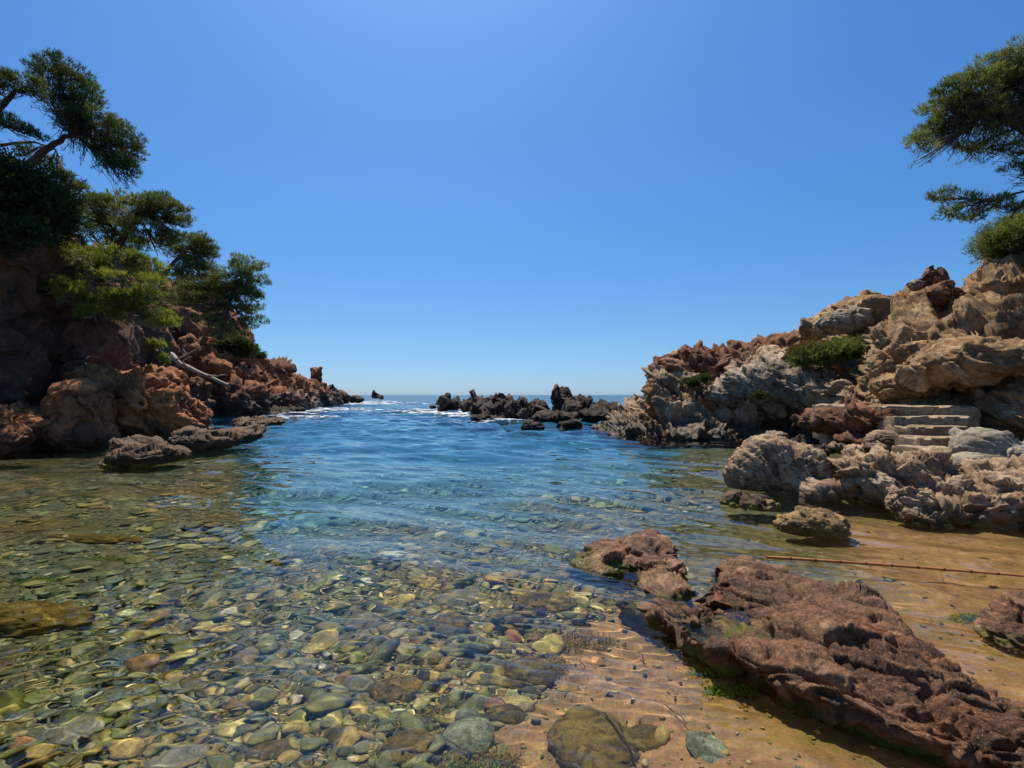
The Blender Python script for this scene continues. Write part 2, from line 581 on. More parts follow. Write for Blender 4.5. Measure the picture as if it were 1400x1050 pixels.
def bed_mat():
    s = NT('seabed_sand_and_gravel')
    n = s.noise(3.2, 10, .75, dist=.9)
    fine = s.noise(70, 7, .8)
    gr = s.n('ShaderNodeTexVoronoi')
    gr.inputs['Scale'].default_value = 60
    s.l(s.pos(), gr.inputs['Vector'])
    sand = s.ramp(n, [(.30, (.08, .035, .010)), (.43, (.24, .105, .026)), (.54, (.42, .21, .055)), (.68, (.60, .36, .13))])
    sand = s.mix(.35, sand, s.ramp(fine, [(.32, (.07, .035, .015)), (.68, (.75, .52, .28))]))
    sand = s.mix(.18, sand, gr.outputs['Color'], 'MULTIPLY')
    grav = s.ramp(s.noise(9, 7, .7), [(.35, (.04, .035, .012)), (.5, (.13, .105, .035)), (.66, (.26, .20, .07))])
    att = s.n('ShaderNodeAttribute', attribute_name='sandy').outputs['Fac']
    c = s.mix(att, grav, sand)
    film = s.ramp(s.noise(1.3, 7, .7, dist=.6), [(.5, 0.0), (.62, 1.0)])
    c = s.mix(s.math('MULTIPLY', film, .5), c, (.20, .15, .02))
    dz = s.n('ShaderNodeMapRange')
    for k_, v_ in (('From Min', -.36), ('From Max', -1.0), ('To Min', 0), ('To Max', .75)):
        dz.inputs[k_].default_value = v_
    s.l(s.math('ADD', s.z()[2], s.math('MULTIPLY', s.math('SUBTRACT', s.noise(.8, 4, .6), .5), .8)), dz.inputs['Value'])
    c = s.mix(dz.outputs[0], c, (.03, .13, .14))  # water's absorption with depth, put into the bed colour
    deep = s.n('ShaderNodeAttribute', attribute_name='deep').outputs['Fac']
    c = s.mix(deep, c, s.mix(s.noise(.5, 5, .6), (.004, .065, .15), (.02, .16, .22)))  # blue of the open water painted onto the bed
    s.l(c, s.p.inputs['Base Color'])
    s.p.inputs['Roughness'].default_value = .75
    s.p.inputs['Specular IOR Level'].default_value = .2
    b = s.bump(s.noise(45, 6, .75), .6, .012)
    s.l(b, s.p.inputs['Normal'])
    return s.m


def water_mat():
    s = NT('clear_sea_water')
    p = s.p
    p.inputs['Base Color'].default_value = (.95, .99, .99, 1)
    p.inputs['IOR'].default_value = 1.333
    p.inputs['Transmission Weight'].default_value = 1
    # wind ripples on the open water, fading out in the sheltered shallows where the mesh itself carries every ripple
    y = s.z()[1]
    mr = s.n('ShaderNodeMapRange')
    mr.inputs['From Min'].default_value = 9
    mr.inputs['From Max'].default_value = 45
    mr.inputs['To Min'].default_value = 0
    mr.inputs['To Max'].default_value = 1
    s.l(y, mr.inputs['Value'])
    # waves too far off to be seen singly act as roughness
    m2 = s.n('ShaderNodeMapRange')
    for k_, v_ in (('From Min', 20), ('From Max', 130), ('To Min', 0), ('To Max', .34)):
        m2.inputs[k_].default_value = v_
    s.l(y, m2.inputs['Value'])
    s.l(m2.outputs[0], p.inputs['Roughness'])
    mp = s.n('ShaderNodeMapping')
    mp.inputs['Scale'].default_value = (.8, 1.5, 1)
    s.l(s.pos(), mp.inputs['Vector'])

    def slope(scale, det):
        nd = s.n('ShaderNodeTexNoise')
        nd.inputs['Scale'].default_value = scale
        nd.inputs['Detail'].default_value = det
        nd.inputs['Roughness'].default_value = .62
        s.l(mp.outputs[0], nd.inputs['Vector'])
        v = s.n('ShaderNodeVectorMath', operation='SUBTRACT')
        s.l(nd.outputs['Color'], v.inputs[0])
        v.inputs[1].default_value = (.5, .5, .5)
        return v.outputs[0]
    ad = s.n('ShaderNodeVectorMath', operation='ADD')
    s.l(slope(1.7, 6), ad.inputs[0])
    s.l(slope(.25, 3), ad.inputs[1])
    sc1 = s.n('ShaderNodeVectorMath', operation='MULTIPLY')
    s.l(ad.outputs[0], sc1.inputs[0])
    sc1.inputs[1].default_value = (.8, 1.5, 0)
    sc2 = s.n('ShaderNodeVectorMath', operation='SCALE')
    s.l(sc1.outputs[0], sc2.inputs[0])
    s.l(mr.outputs[0], sc2.inputs['Scale'])
    ge = s.n('ShaderNodeNewGeometry')
    a2 = s.n('ShaderNodeVectorMath', operation='ADD')
    s.l(ge.outputs['Normal'], a2.inputs[0])
    s.l(sc2.outputs[0], a2.inputs[1])
    nm = s.n('ShaderNodeVectorMath', operation='NORMALIZE')
    s.l(a2.outputs[0], nm.inputs[0])
    s.l(nm.outputs[0], p.inputs['Normal'])
    return s.m


def simple(name, col, rough=.8, n=(20, .7, 1.25), spec=.2, bump=.3, transl=0):
    s = NT(name)
    g = s.ramp(s.noise(n[0], 5, .65), [(.3, n[1]), (.7, n[2])])
    c = s.mix(1.0, s.mix(0.0, col, col), g, 'MULTIPLY')
    s.l(c, s.p.inputs['Base Color'])
    s.p.inputs['Roughness'].default_value = rough
    s.p.inputs['Specular IOR Level'].default_value = spec
    if bump: s.l(s.bump(s.noise(n[0] * 3, 5, .7), bump, .01), s.p.inputs['Normal'])
    if transl:
        tr = s.n('ShaderNodeBsdfTranslucent')
        s.l(c, tr.inputs['Color'])
        ms = s.n('ShaderNodeMixShader')
        ms.inputs[0].default_value = transl
        s.l(s.p.outputs[0], ms.inputs[1])
        s.l(tr.outputs[0], ms.inputs[2])
        s.l(ms.outputs[0], s.t.nodes['Material Output'].inputs[0])
    return s.m


def foliage_mat(name, a, b):
    s = NT(name)
    t = s.n('ShaderNodeAttribute', attribute_name='tone').outputs['Fac']
    c = s.mix(t, a, b)
    s.l(c, s.p.inputs['Base Color'])
    s.p.inputs['Roughness'].default_value = .6
    s.p.inputs['Specular IOR Level'].default_value = .25
    tr = s.n('ShaderNodeBsdfTranslucent')
    s.l(s.mix(1.0, c, (1.3, 1.25, .6), 'MULTIPLY'), tr.inputs['Color'])
    ms = s.n('ShaderNodeMixShader')
    ms.inputs[0].default_value = .4
    s.l(s.p.outputs[0], ms.inputs[1])
    s.l(tr.outputs[0], ms.inputs[2])
    s.l(ms.outputs[0], s.t.nodes['Material Output'].inputs[0])
    return s.m


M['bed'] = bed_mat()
M['water'] = water_mat()
M['pine'] = foliage_mat('pine_needles', (.045, .068, .022), (.20, .235, .07))
M['pineb'] = foliage_mat('bright_pine_needles', (.08, .11, .024), (.27, .30, .055))
M['pinedk'] = foliage_mat('dark_pine_needles', (.022, .038, .013), (.10, .13, .04))
M['shrub'] = foliage_mat('shrub_leaves', (.02, .035, .012), (.065, .09, .025))
M['redsh'] = foliage_mat('reddish_shrub_leaves', (.06, .05, .02), (.16, .08, .05))
M['bark'] = simple('pine_bark', (.10, .075, .058), .9)
M['grey_wood'] = simple('bleached_dead_wood', (.36, .30, .25), .8)
M['twig'] = simple('dark_twig', (.05, .035, .025), .8)
M['reed'] = simple('orange_brown_cane', (.38, .14, .04), .4, spec=.5, bump=.15)
M['node'] = simple('dark_cane_node', (.12, .05, .02), .6)
M['foam'] = simple('sea_foam', (.85, .87, .88), .7, bump=.2)
M['algae'] = simple('brown_seaweed', (.30, .21, .05), .9, n=(12, .5, 1.3), spec=.05, bump=0)
M['algaeg'] = simple('green_seaweed', (.20, .30, .03), .9, n=(12, .5, 1.3), spec=.05, bump=0)

# ------------------------------------------------------------------ seabed
def bed_z(X, Y):
    """height of the seabed: shelving beach near the camera, deep water outside the cove"""
    P = np.stack([X, Y, np.zeros_like(X)], 1)
    # along-shore coordinate: the sand is shallow on the right
    s = (Y - 1.9) + np.clip(.95 - X, -1.2, 4) * .55
    z = .0 - .15 * np.clip(s, -3, 2) - .10 * np.clip(s - 2, 0, 6) - .17 * np.clip(s - 6, 0, 30)
    right = sstep(2.2, 3.0, X - (Y - 3.5) * .45) * (1 - sstep(4.6, 7.5, Y))
    z = z * (1 - right) + right * (-.07 - .025 * (Y - 3.2))
    # rocky shelf under the left and right shores
    rsh = sstep(4.2, 6.5, X - (Y - 6) * .45) * sstep(4.5, 7, Y)
    z = np.maximum(z, z * (1 - rsh) + rsh * -.25)
    lsh = sstep(.55, .9, -X / np.maximum(Y, 1))
    z = z * (1 - .55 * lsh * sstep(4, 8, Y))
    q = X / np.maximum(Y, 1)
    sh2 = np.maximum(sstep(.44, .56, -q) * (1 - sstep(14, 19, Y)), sstep(.24, .36, q) * (1 - sstep(14, 18, Y)))
    z = np.maximum(z, z * (1 - sh2) + sh2 * -.5)
    z = z + .05 * fbm(P * .9, 4, 5) * np.clip(-z * 3, .3, 3) + .012 * fbm(P * 6, 3, 8)
    deepm = sstep(25, 90, Y)
    z = z - 5 * deepm
    z = np.where(Y < 7, np.minimum(z, -.022), z)
    return np.maximum(z, -12)


def polar(r0, r1, nr, a0, a1, na, cy_=-.6):
    r = np.exp(np.linspace(math.log(r0), math.log(r1), nr))
    a = np.radians(np.linspace(a0, a1, na))
    Rr, A = np.meshgrid(r, a, indexing='ij')
    return (Rr * np.sin(A)).ravel(), (Rr * np.cos(A) + cy_).ravel()


_br = np.concatenate([np.exp(np.linspace(math.log(.5), math.log(2.2), 16))[:-1], np.exp(np.linspace(math.log(2.2), math.log(7), 230))[:-1], np.exp(np.linspace(math.log(7), math.log(9000), 150))])
NBR = len(_br)
_R, _A = np.meshgrid(_br, np.radians(np.linspace(-78, 78, 330)), indexing='ij')
X, Y = (_R * np.sin(_A)).ravel(), (_R * np.cos(_A) - .6).ravel()
Z = bed_z(X, Y)
sandy = sstep(-.15, .55, X + .28 - .62 * (Y - 2.5) + .35 * fbm(np.stack([X, Y, 0 * X], 1) * 1.3, 4, 77)) * (1 - sstep(4.6, 6.5, Y) * .6)
sandy = sandy * (1 - sstep(3.6, 4.3, Y))
sandy = np.maximum(sandy, sstep(2.2, 2.9, X - (Y - 3.5) * .45) * (1 - sstep(5.5, 7.5, Y)))
shore = np.maximum(sstep(.44, .56, -X / np.maximum(Y, 1)) * (1 - sstep(14, 19, Y)), sstep(.24, .36, X / np.maximum(Y, 1)) * (1 - sstep(14, 18, Y)))
_P = np.stack([X, Y, 0 * X], 1)
_rd, _ = rock_detail(_P * np.array([1, 1, 1.]), .32, .022, 888, (.2, .3, 1), 1.0, 'round', 3)
_m = sandy * (1 - sstep(6, 8, Y))
Z = Z + _m * (_rd - .012) * np.clip((-Z) * 9, .25, 1)
Z = np.where(Y < 7, np.minimum(Z, -.018), Z)
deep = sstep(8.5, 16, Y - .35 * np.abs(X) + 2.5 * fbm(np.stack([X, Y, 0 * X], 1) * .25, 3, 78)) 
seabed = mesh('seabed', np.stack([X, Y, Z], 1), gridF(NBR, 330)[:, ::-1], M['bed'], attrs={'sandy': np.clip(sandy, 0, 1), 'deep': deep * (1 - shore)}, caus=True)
tag(seabed, kind='structure')


# ------------------------------------------------------------------ water
def wave(X, Y):
    r = np.random.RandomState(3)
    z = np.zeros_like(X)
    off = sstep(5, 26, Y)               # swell grows towards the open sea
    D = np.sqrt(X * X + Y * Y)
    for k in range(34):
        lam = .062 * 1.135 ** k
        th = r.normal(R(80), R(24 if k > 14 else 42))
        ph = r.uniform(0, 6.28)
        a = (.0088 * lam if k < 9 else .0046 * lam if k < 18 else .0050 * lam) * (1 + .9 * off * (k > 10))
        fade = 1 - sstep(90 * lam * .4, 90 * lam * .9, D)      # no ripple finer than the mesh can carry
        kx, ky = math.cos(th) * 6.283 / lam, math.sin(th) * 6.283 / lam
        s = np.sin(X * kx + Y * ky + ph + .5 * np.sin(X * .9 + ph) + .4 * np.sin(Y * .7 + ph * 2))
        z += a * (s + .25 * s * s) * fade
    P = np.stack([X * 1.1, Y * 2.4, 0 * X], 1)
    z += .010 * fbm(P * .9, 3, 41) * (.4 + 1.6 * off)
    shallow = sstep(.9, 2.6, Y + .55 * (.95 - X) - .2)
    return z * (.4 + .6 * np.clip(shallow, 0, 1)) * .85


NA = 400
_r = np.concatenate([np.exp(np.linspace(math.log(.5), math.log(1.8), 30))[:-1], np.exp(np.linspace(math.log(1.8), math.log(6), 310))[:-1], np.exp(np.linspace(math.log(6), math.log(70), 270))])
NR = len(_r)
_R, _A = np.meshgrid(_r, np.radians(np.linspace(-74, 74, NA)), indexing='ij')
X, Y = (_R * np.sin(_A)).ravel(), (_R * np.cos(_A) - .6).ravel()
Zw = wave(X, Y) * (1 - sstep(45, 68, Y))
X2, Y2 = polar(70, 9000, 50, -74, 74, NA)
Xa, Ya = np.concatenate([X, X2[NA:]]), np.concatenate([Y, Y2[NA:]])
Za = np.concatenate([Zw, np.zeros(len(X2) - NA)])
water = mesh('sea_water', np.stack([Xa, Ya, Za], 1), gridF(NR + 49, NA)[:, ::-1], M['water'])
tag(water, kind='structure')
water.cycles.is_caustics_caster = True

# ------------------------------------------------------------------ left cliff
def cliff(name, cols, nu, nv, mat, size, amp, seed, strata, aniso, label=None, cat=None, kind=None, style='block', oct_=4, back=(9, -.6), big=None):
    secs = []
    for px, pts in cols:
        p = [at(px, a, b) for a, b in pts]
        p0 = p[0].copy(); p0[2] = -1.6; p0[1] -= .1
        k_ = (p[-1][1] + back[0]) / p[-1][1] * 1.06          # the ridge runs back inland, away from the cove
        q = np.array([p[-1][0] * k_, p[-1][1] + back[0], p[-1][2] + back[1]])
        secs.append([p0] + p + [q])
    V, F = loft(secs, nu, nv, flip=True)
    N = vnorm(V, F)
    if N[:, 1].mean() > 0: F = F[:, ::-1]; N = -N
    d, cv = rock_detail(V, size, amp, seed, strata, aniso, style, oct_, .38)
    if big: d = d + rock_detail(V, big[0], big[1], seed + 400, (.1, -.3, 1), 2.6, 'block', 1)[0]
    d = d - np.percentile(d, 65)
    V = V + N * d[:, None]
    o = mesh(name, V, F, mat, attrs={'cell': cv}, caus=True)
    return tag(o, label, cat, None, kind)


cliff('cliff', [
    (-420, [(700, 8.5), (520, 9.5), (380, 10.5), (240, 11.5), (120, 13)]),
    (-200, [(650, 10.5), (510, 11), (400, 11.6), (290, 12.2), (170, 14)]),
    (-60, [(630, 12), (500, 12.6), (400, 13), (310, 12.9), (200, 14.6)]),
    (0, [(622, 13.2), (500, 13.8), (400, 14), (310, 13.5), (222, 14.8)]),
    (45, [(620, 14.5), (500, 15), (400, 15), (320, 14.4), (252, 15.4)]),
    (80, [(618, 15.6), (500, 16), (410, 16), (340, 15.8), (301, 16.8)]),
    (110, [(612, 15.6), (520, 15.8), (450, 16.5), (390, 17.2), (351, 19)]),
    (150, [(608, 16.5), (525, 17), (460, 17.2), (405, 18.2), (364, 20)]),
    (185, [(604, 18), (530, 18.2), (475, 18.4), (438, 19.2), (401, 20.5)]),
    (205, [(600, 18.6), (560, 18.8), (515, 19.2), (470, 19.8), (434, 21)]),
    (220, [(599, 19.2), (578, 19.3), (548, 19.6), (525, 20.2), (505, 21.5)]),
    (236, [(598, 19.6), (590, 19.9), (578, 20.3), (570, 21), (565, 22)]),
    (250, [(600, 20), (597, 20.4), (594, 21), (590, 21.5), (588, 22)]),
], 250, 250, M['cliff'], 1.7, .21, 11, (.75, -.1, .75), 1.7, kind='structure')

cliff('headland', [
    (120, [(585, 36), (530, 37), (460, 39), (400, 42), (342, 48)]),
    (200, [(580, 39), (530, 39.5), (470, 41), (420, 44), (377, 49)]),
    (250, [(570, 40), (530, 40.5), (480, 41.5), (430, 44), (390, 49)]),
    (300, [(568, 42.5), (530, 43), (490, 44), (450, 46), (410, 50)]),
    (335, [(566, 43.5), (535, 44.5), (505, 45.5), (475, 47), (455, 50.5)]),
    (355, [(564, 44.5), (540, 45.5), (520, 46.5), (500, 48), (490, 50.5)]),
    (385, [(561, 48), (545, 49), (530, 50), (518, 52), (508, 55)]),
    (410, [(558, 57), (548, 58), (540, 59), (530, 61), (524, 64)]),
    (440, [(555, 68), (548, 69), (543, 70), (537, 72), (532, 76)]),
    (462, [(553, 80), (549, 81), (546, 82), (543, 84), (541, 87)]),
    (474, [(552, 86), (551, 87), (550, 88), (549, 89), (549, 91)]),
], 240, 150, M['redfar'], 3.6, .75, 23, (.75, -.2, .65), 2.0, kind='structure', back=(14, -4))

def L(*a, **k): return px_lobe(*a, **k)


RC = 'rock'
S1 = (.75, -.15, .7)
rock('boulder', [L(117, 565, 14.4, 33, 46, 1.0), L(112, 590, 14.2, 36, 34, .9), L(135, 540, 14.9, 24, 20, .8), L(130, 600, 14.1, 28, 26, .8)], 6, M['red'],
     'tall rounded red boulder second from the left at the foot of the shaded cliff', 'boulder', 1.0, .10, 31, S1, 1.6)
rock('boulder', [L(205, 550, 16.4, 46, 40, 1.6, .3), L(180, 536, 16.6, 34, 32, 1.3), L(235, 575, 16.6, 44, 34, 1.3), L(190, 580, 16.0, 44, 36, 1.1), L(262, 592, 17, 22, 18, 1.0),
                 L(222, 525, 17.2, 26, 22, 1.0)], 6, M['red'],
     'broad red sloping outcrop with black base, largest rock at the foot of the left cliff', 'boulder', .95, .19, 37, (.8, -.1, .6), 2.0, oct_=4)
rock('boulder', [L(130, 520, 15.6, 30, 22, .8), L(110, 530, 15.4, 16, 16, .5), L(160, 530, 15.8, 20, 18, .7)], 6, M['red'],
     'knobbly red rock perched on top between the tall boulder and the cliff', 'boulder', .6, .11, 41, S1, 1.7)
rock('boulder', [L(48, 590, 13.6, 31, 32, .8), L(42, 575, 13.8, 24, 20, .6)], 6, M['red'],
     'squat red boulder with dark cracked base at the cliff foot near the left edge', 'boulder', .8, .09, 43, (.3, -.2, .9), 2.2)
rock('boulder', [L(-8, 600, 12.4, 30, 28, .9), L(-30, 590, 12.2, 34, 40, .9)], 6, M['red'],
     'brown boulder cut by the left edge of the picture at water level', 'boulder', .7, .08, 47, S1, 1.8)
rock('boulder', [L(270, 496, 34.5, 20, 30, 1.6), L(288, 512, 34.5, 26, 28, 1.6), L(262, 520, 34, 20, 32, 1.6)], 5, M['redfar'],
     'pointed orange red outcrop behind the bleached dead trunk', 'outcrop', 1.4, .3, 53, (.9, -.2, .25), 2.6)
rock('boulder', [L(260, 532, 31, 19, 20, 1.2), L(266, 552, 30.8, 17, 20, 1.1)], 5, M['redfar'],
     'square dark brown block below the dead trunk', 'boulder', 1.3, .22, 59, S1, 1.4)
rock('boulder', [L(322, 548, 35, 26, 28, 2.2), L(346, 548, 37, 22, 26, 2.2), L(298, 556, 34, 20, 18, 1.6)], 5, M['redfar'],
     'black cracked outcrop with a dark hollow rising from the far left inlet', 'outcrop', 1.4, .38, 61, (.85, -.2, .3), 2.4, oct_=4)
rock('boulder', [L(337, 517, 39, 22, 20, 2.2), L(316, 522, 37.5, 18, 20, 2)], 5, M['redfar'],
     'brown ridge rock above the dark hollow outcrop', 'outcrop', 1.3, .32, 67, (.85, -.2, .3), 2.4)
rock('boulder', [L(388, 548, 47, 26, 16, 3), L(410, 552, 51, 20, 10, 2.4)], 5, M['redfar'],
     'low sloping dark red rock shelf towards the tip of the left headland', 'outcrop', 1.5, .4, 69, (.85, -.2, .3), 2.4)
for px, py, D, rx, rz, lab in ((433, 527, 72, 9, 24, 'tall jagged rock spire standing on the tip of the left headland'),
                               (426, 530, 71, 6, 12, None), (455, 540, 80, 5, 15, 'small knob of rock beside the spire at the headland tip')):
    if lab is None: continue
    lb = [L(px, py, D, rx, rz, 2.0)]
    if px == 433: lb += [L(426, 528, D, 8, 12, 1.6), L(434, 514, D, 7, 11, 1.2), L(440, 530, D, 9, 12, 1.6)]
    rock('rock_spire', lb, 5, M['black' if px == 455 else 'redfar'], lab, 'rock spire', 2.4, .5, 71 + px, (.9, -.2, .3), 2)
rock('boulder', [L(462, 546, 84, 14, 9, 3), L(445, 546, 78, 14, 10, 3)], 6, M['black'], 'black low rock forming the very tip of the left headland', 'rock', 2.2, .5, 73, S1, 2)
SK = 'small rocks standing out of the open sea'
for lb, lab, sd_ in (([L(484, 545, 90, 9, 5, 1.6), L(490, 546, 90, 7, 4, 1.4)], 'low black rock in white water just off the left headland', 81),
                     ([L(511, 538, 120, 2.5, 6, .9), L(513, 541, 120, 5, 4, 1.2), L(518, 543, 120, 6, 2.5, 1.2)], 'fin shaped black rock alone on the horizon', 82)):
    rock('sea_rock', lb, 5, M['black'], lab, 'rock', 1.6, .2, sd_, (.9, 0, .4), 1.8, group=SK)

# low wet reefs on the left
rock('reef_rock', [L(200, 622, 11.0, 42, 15, .75), L(185, 612, 11.3, 24, 14, .6), L(165, 632, 10.8, 20, 9, .45), L(230, 622, 11.3, 22, 10, .5)], 6, M['flat'],
     'low jagged brown reef in the water in front of the red boulders', 'reef', .5, .07, 91, (.5, -.5, .7), 3.0, oct_=4)
rock('reef_rock', [L(285, 602, 13.6, 40, 13, .8), L(262, 600, 13.8, 24, 14, .7), L(325, 596, 14.6, 28, 11, .8), L(345, 590, 15.2, 16, 8, .6)], 6, M['flat'],
     'long low brown reef with yellow weed along its edge, left of the blue water', 'reef', .55, .075, 93, (.5, -.5, .7), 3.0, oct_=4)
rock('reef_rock', [L(360, 577, 24, 26, 6, 1.0), L(345, 580, 22.5, 20, 5, .8)], 6, M['flat'],
     'small flat reef at the mouth of the left inlet', 'reef', .6, .12, 97, (.5, -.5, .7), 3)
rock('reef_rock', [L(392, 562, 44, 24, 6, 1.6), L(375, 566, 40, 18, 5, 1.5)], 6, M['black'],
     'low black reef washed with foam at the foot of the left headland', 'reef', 1.1, .3, 99, (.5, -.5, .7), 2)

# ------------------------------------------------------------------ centre skerries
SKR = [
    ([L(612, 552, 46, 11, 15, 1.4), L(604, 556, 46, 6, 8, 1), L(622, 554, 46, 9, 9, 1.2)], 'leftmost tall black skerry of the reef across the cove mouth', 5, 1.2, .42),
    ([L(592, 556, 46, 4, 3, .8)], 'tiny black rock left of the skerries in the foam', 4, .8, .1),
    ([L(652, 552, 40, 13, 14, 1.6), L(640, 556, 40, 10, 8, 1.2), L(655, 560, 38, 14, 10, 1.4)], 'square black skerry second from the left in the reef', 5, 1.1, .38),
    ([L(680, 549, 44, 14, 10, 1.8), L(695, 553, 42, 10, 8, 1.4)], 'rounded black skerry behind the middle of the reef', 5, 1.1, .36),
    ([L(690, 565, 31, 32, 14, 1.6), L(705, 558, 32, 18, 16, 1.3), L(670, 572, 30, 26, 9, 1.2)], 'wide rugged black reef mass in the middle of the cove mouth', 6, .9, .34),
    ([L(735, 560, 33, 14, 14, 1.2), L(724, 566, 33, 14, 11, 1.2)], 'jagged black rocks between the wide mass and the tower', 5, .8, .3),
    ([L(769, 548, 33, 14, 20, 1.0), L(774, 560, 33, 18, 20, 1.2), L(766, 538, 33, 11, 12, .8)], 'tall leaning black tower rock, highest of the skerries', 5, .9, .26),
    ([L(800, 556, 32, 16, 16, 1.3), L(785, 562, 31, 16, 13, 1.3)], 'round topped black rock right of the tower', 5, .9, .3),
    ([L(830, 562, 28, 24, 13, 1.3), L(815, 568, 27, 22, 10, 1.2)], 'black rock mass joining the skerries to the right headland', 5, .8, .28),
    ([L(750, 572, 27.5, 26, 9, 1.0), L(775, 572, 27, 16, 8, .9)], 'low dark ledge in front of the tower rock', 5, .7, .22),
    ([L(728, 584, 22.2, 17, 6, .5), L(722, 582, 22.2, 9, 7, .4)], 'low flat black rock awash in front of the skerries', 5, .5, .1),
    ([L(778, 583, 22.5, 16, 9, .5), L(785, 580, 22.5, 9, 9, .45), L(768, 588, 22.3, 9, 5, .4)], 'pointed grey black rock awash beside the flat one', 5, .5, .13),
]
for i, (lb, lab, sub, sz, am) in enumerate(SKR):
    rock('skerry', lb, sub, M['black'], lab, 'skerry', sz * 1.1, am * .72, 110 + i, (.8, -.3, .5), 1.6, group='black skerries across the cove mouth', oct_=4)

# ------------------------------------------------------------------ right headland and hillside
cliff('rock_headland', [
    (812, [(592, 21), (591, 21.5), (590, 22), (589, 22.5), (588, 23)]),
    (832, [(596, 19.2), (590, 20), (584, 20.6), (580, 21.5), (578, 23)]),
    (855, [(600, 18), (590, 18.6), (578, 19.2), (568, 20), (562, 22)]),
    (878, [(602, 17.4), (588, 18), (570, 18.8), (555, 19.4), (545, 21)]),
    (890, [(603, 17), (580, 17.8), (550, 18.6), (522, 19), (503, 21)]),
    (915, [(604, 16.7), (575, 17.5), (540, 18.6), (510, 19.4), (487, 22)]),
    (945, [(604, 16.6), (570, 17.6), (545, 18.4), (515, 19.6), (488, 22)]),
    (985, [(604, 16.5), (572, 17.4), (548, 18.2), (525, 19.2), (500, 21)]),
    (1020, [(604, 16.5), (580, 17.4), (548, 17.4), (515, 18), (488, 20)]),
    (1055, [(604, 16.5), (578, 17.6), (550, 17.3), (512, 17.2), (482, 19)]),
    (1095, [(603, 16.2), (575, 17.2), (548, 16.8), (520, 16), (500, 17.5)]),
    (1130, [(600, 15.4), (580, 16), (562, 15.4), (540, 14.6), (518, 15.8)]),
    (1165, [(602, 13.6), (588, 14), (572, 13.8), (555, 13.2), (540, 14.2)]),
    (1200, [(606, 12.2), (596, 12.4), (584, 12.2), (570, 11.8), (556, 12.8)]),
    (1225, [(610, 11.4), (604, 11.5), (596, 11.4), (588, 11.3), (580, 12)]),
], 320, 220, M['head'], 1.1, .22, 131, (.55, -.35, .75), 2.6, kind='structure', back=(4, -1.4))

rock('outcrop', [L(950, 508, 21.5, 44, 36, 1.6), L(915, 515, 21, 30, 30, 1.4), L(975, 500, 22, 30, 30, 1.6)], 6, M['headred'],
     'rust brown rugged crest rock at the left end of the right headland', 'outcrop', 1.1, .19, 137, (.5, -.4, .8), 2, oct_=4)
rock('outcrop', [L(1035, 508, 24, 62, 46, 2.2), L(1075, 500, 23, 46, 46, 2), L(1000, 516, 24, 46, 40, 2), L(1105, 490, 22, 36, 42, 1.6)], 6, M['headred'],
     'dark reddish ridge rising behind the pale layered outcrop', 'outcrop', 1.3, .22, 139, (.5, -.4, .8), 1.9, oct_=4)
rock('outcrop', [L(1062, 522, 18, 48, 40, 1.3), L(1030, 528, 18, 46, 30, 1.2), L(1100, 528, 17, 44, 32, 1.2), L(1000, 540, 18.2, 34, 20, 1.0), L(1140, 545, 15.6, 34, 22, 1.0)], 6, M['pale'],
     'pale grey finely layered outcrop in the middle of the right headland', 'outcrop', .6, .10, 149, (.6, -.35, .9), 3.6, oct_=4)
rock('outcrop', [L(1130, 575, 11.2, 38, 18, .8), L(1168, 575, 10.6, 36, 22, .8), L(1194, 578, 10.3, 20, 22, .6), L(1180, 602, 10.2, 38, 12, .6)], 6, M['headred'],
     'dark outcrop with orange top beside the stone steps', 'outcrop', .8, .11, 151, (.3, -.4, .9), 2.4, oct_=4)

cliff('hillside', [
    (1060, [(600, 24), (570, 24.5), (545, 25), (530, 25.5), (516, 26), (520, 27)]),
    (1095, [(590, 20), (560, 20.4), (520, 21), (490, 22), (466, 23), (461, 25)]),
    (1130, [(585, 17), (560, 17.4), (520, 17.9), (480, 18.8), (451, 19.6), (439, 21.5)]),
    (1180, [(585, 14), (560, 14.2), (520, 14.6), (480, 15.4), (441, 16.4), (423, 19)]),
    (1220, [(590, 12), (555, 12.2), (525, 12.5), (480, 13.2), (445, 14.6), (436, 17)]),
    (1262, [(600, 11.2), (550, 11.3), (525, 11.6), (480, 12.2), (440, 13.6), (423, 16)]),
    (1310, [(600, 10.8), (548, 11), (528, 11.4), (480, 11.4), (435, 13), (415, 15.5)]),
    (1355, [(610, 10.2), (560, 10.4), (530, 10.8), (475, 10.9), (411, 12.6), (371, 15)]),
    (1400, [(640, 8.8), (590, 9.2), (540, 9.8), (475, 10.6), (406, 12.2), (357, 14.6)]),
    (1470, [(680, 7.8), (600, 8.4), (540, 9.2), (460, 10), (386, 11.6), (330, 14.2)]),
    (1600, [(740, 7), (640, 7.6), (540, 8.4), (440, 9.4), (346, 11), (275, 13.6)]),
    (1850, [(800, 6.4), (700, 7), (560, 8), (420, 9), (296, 10.6), (195, 13)]),
], 360, 300, M['ochre'], .9, .15, 171, (.25, -.3, 1), 2.6, kind='structure', style='block', oct_=4, back=(8, 1.2), big=(2.4, .34))

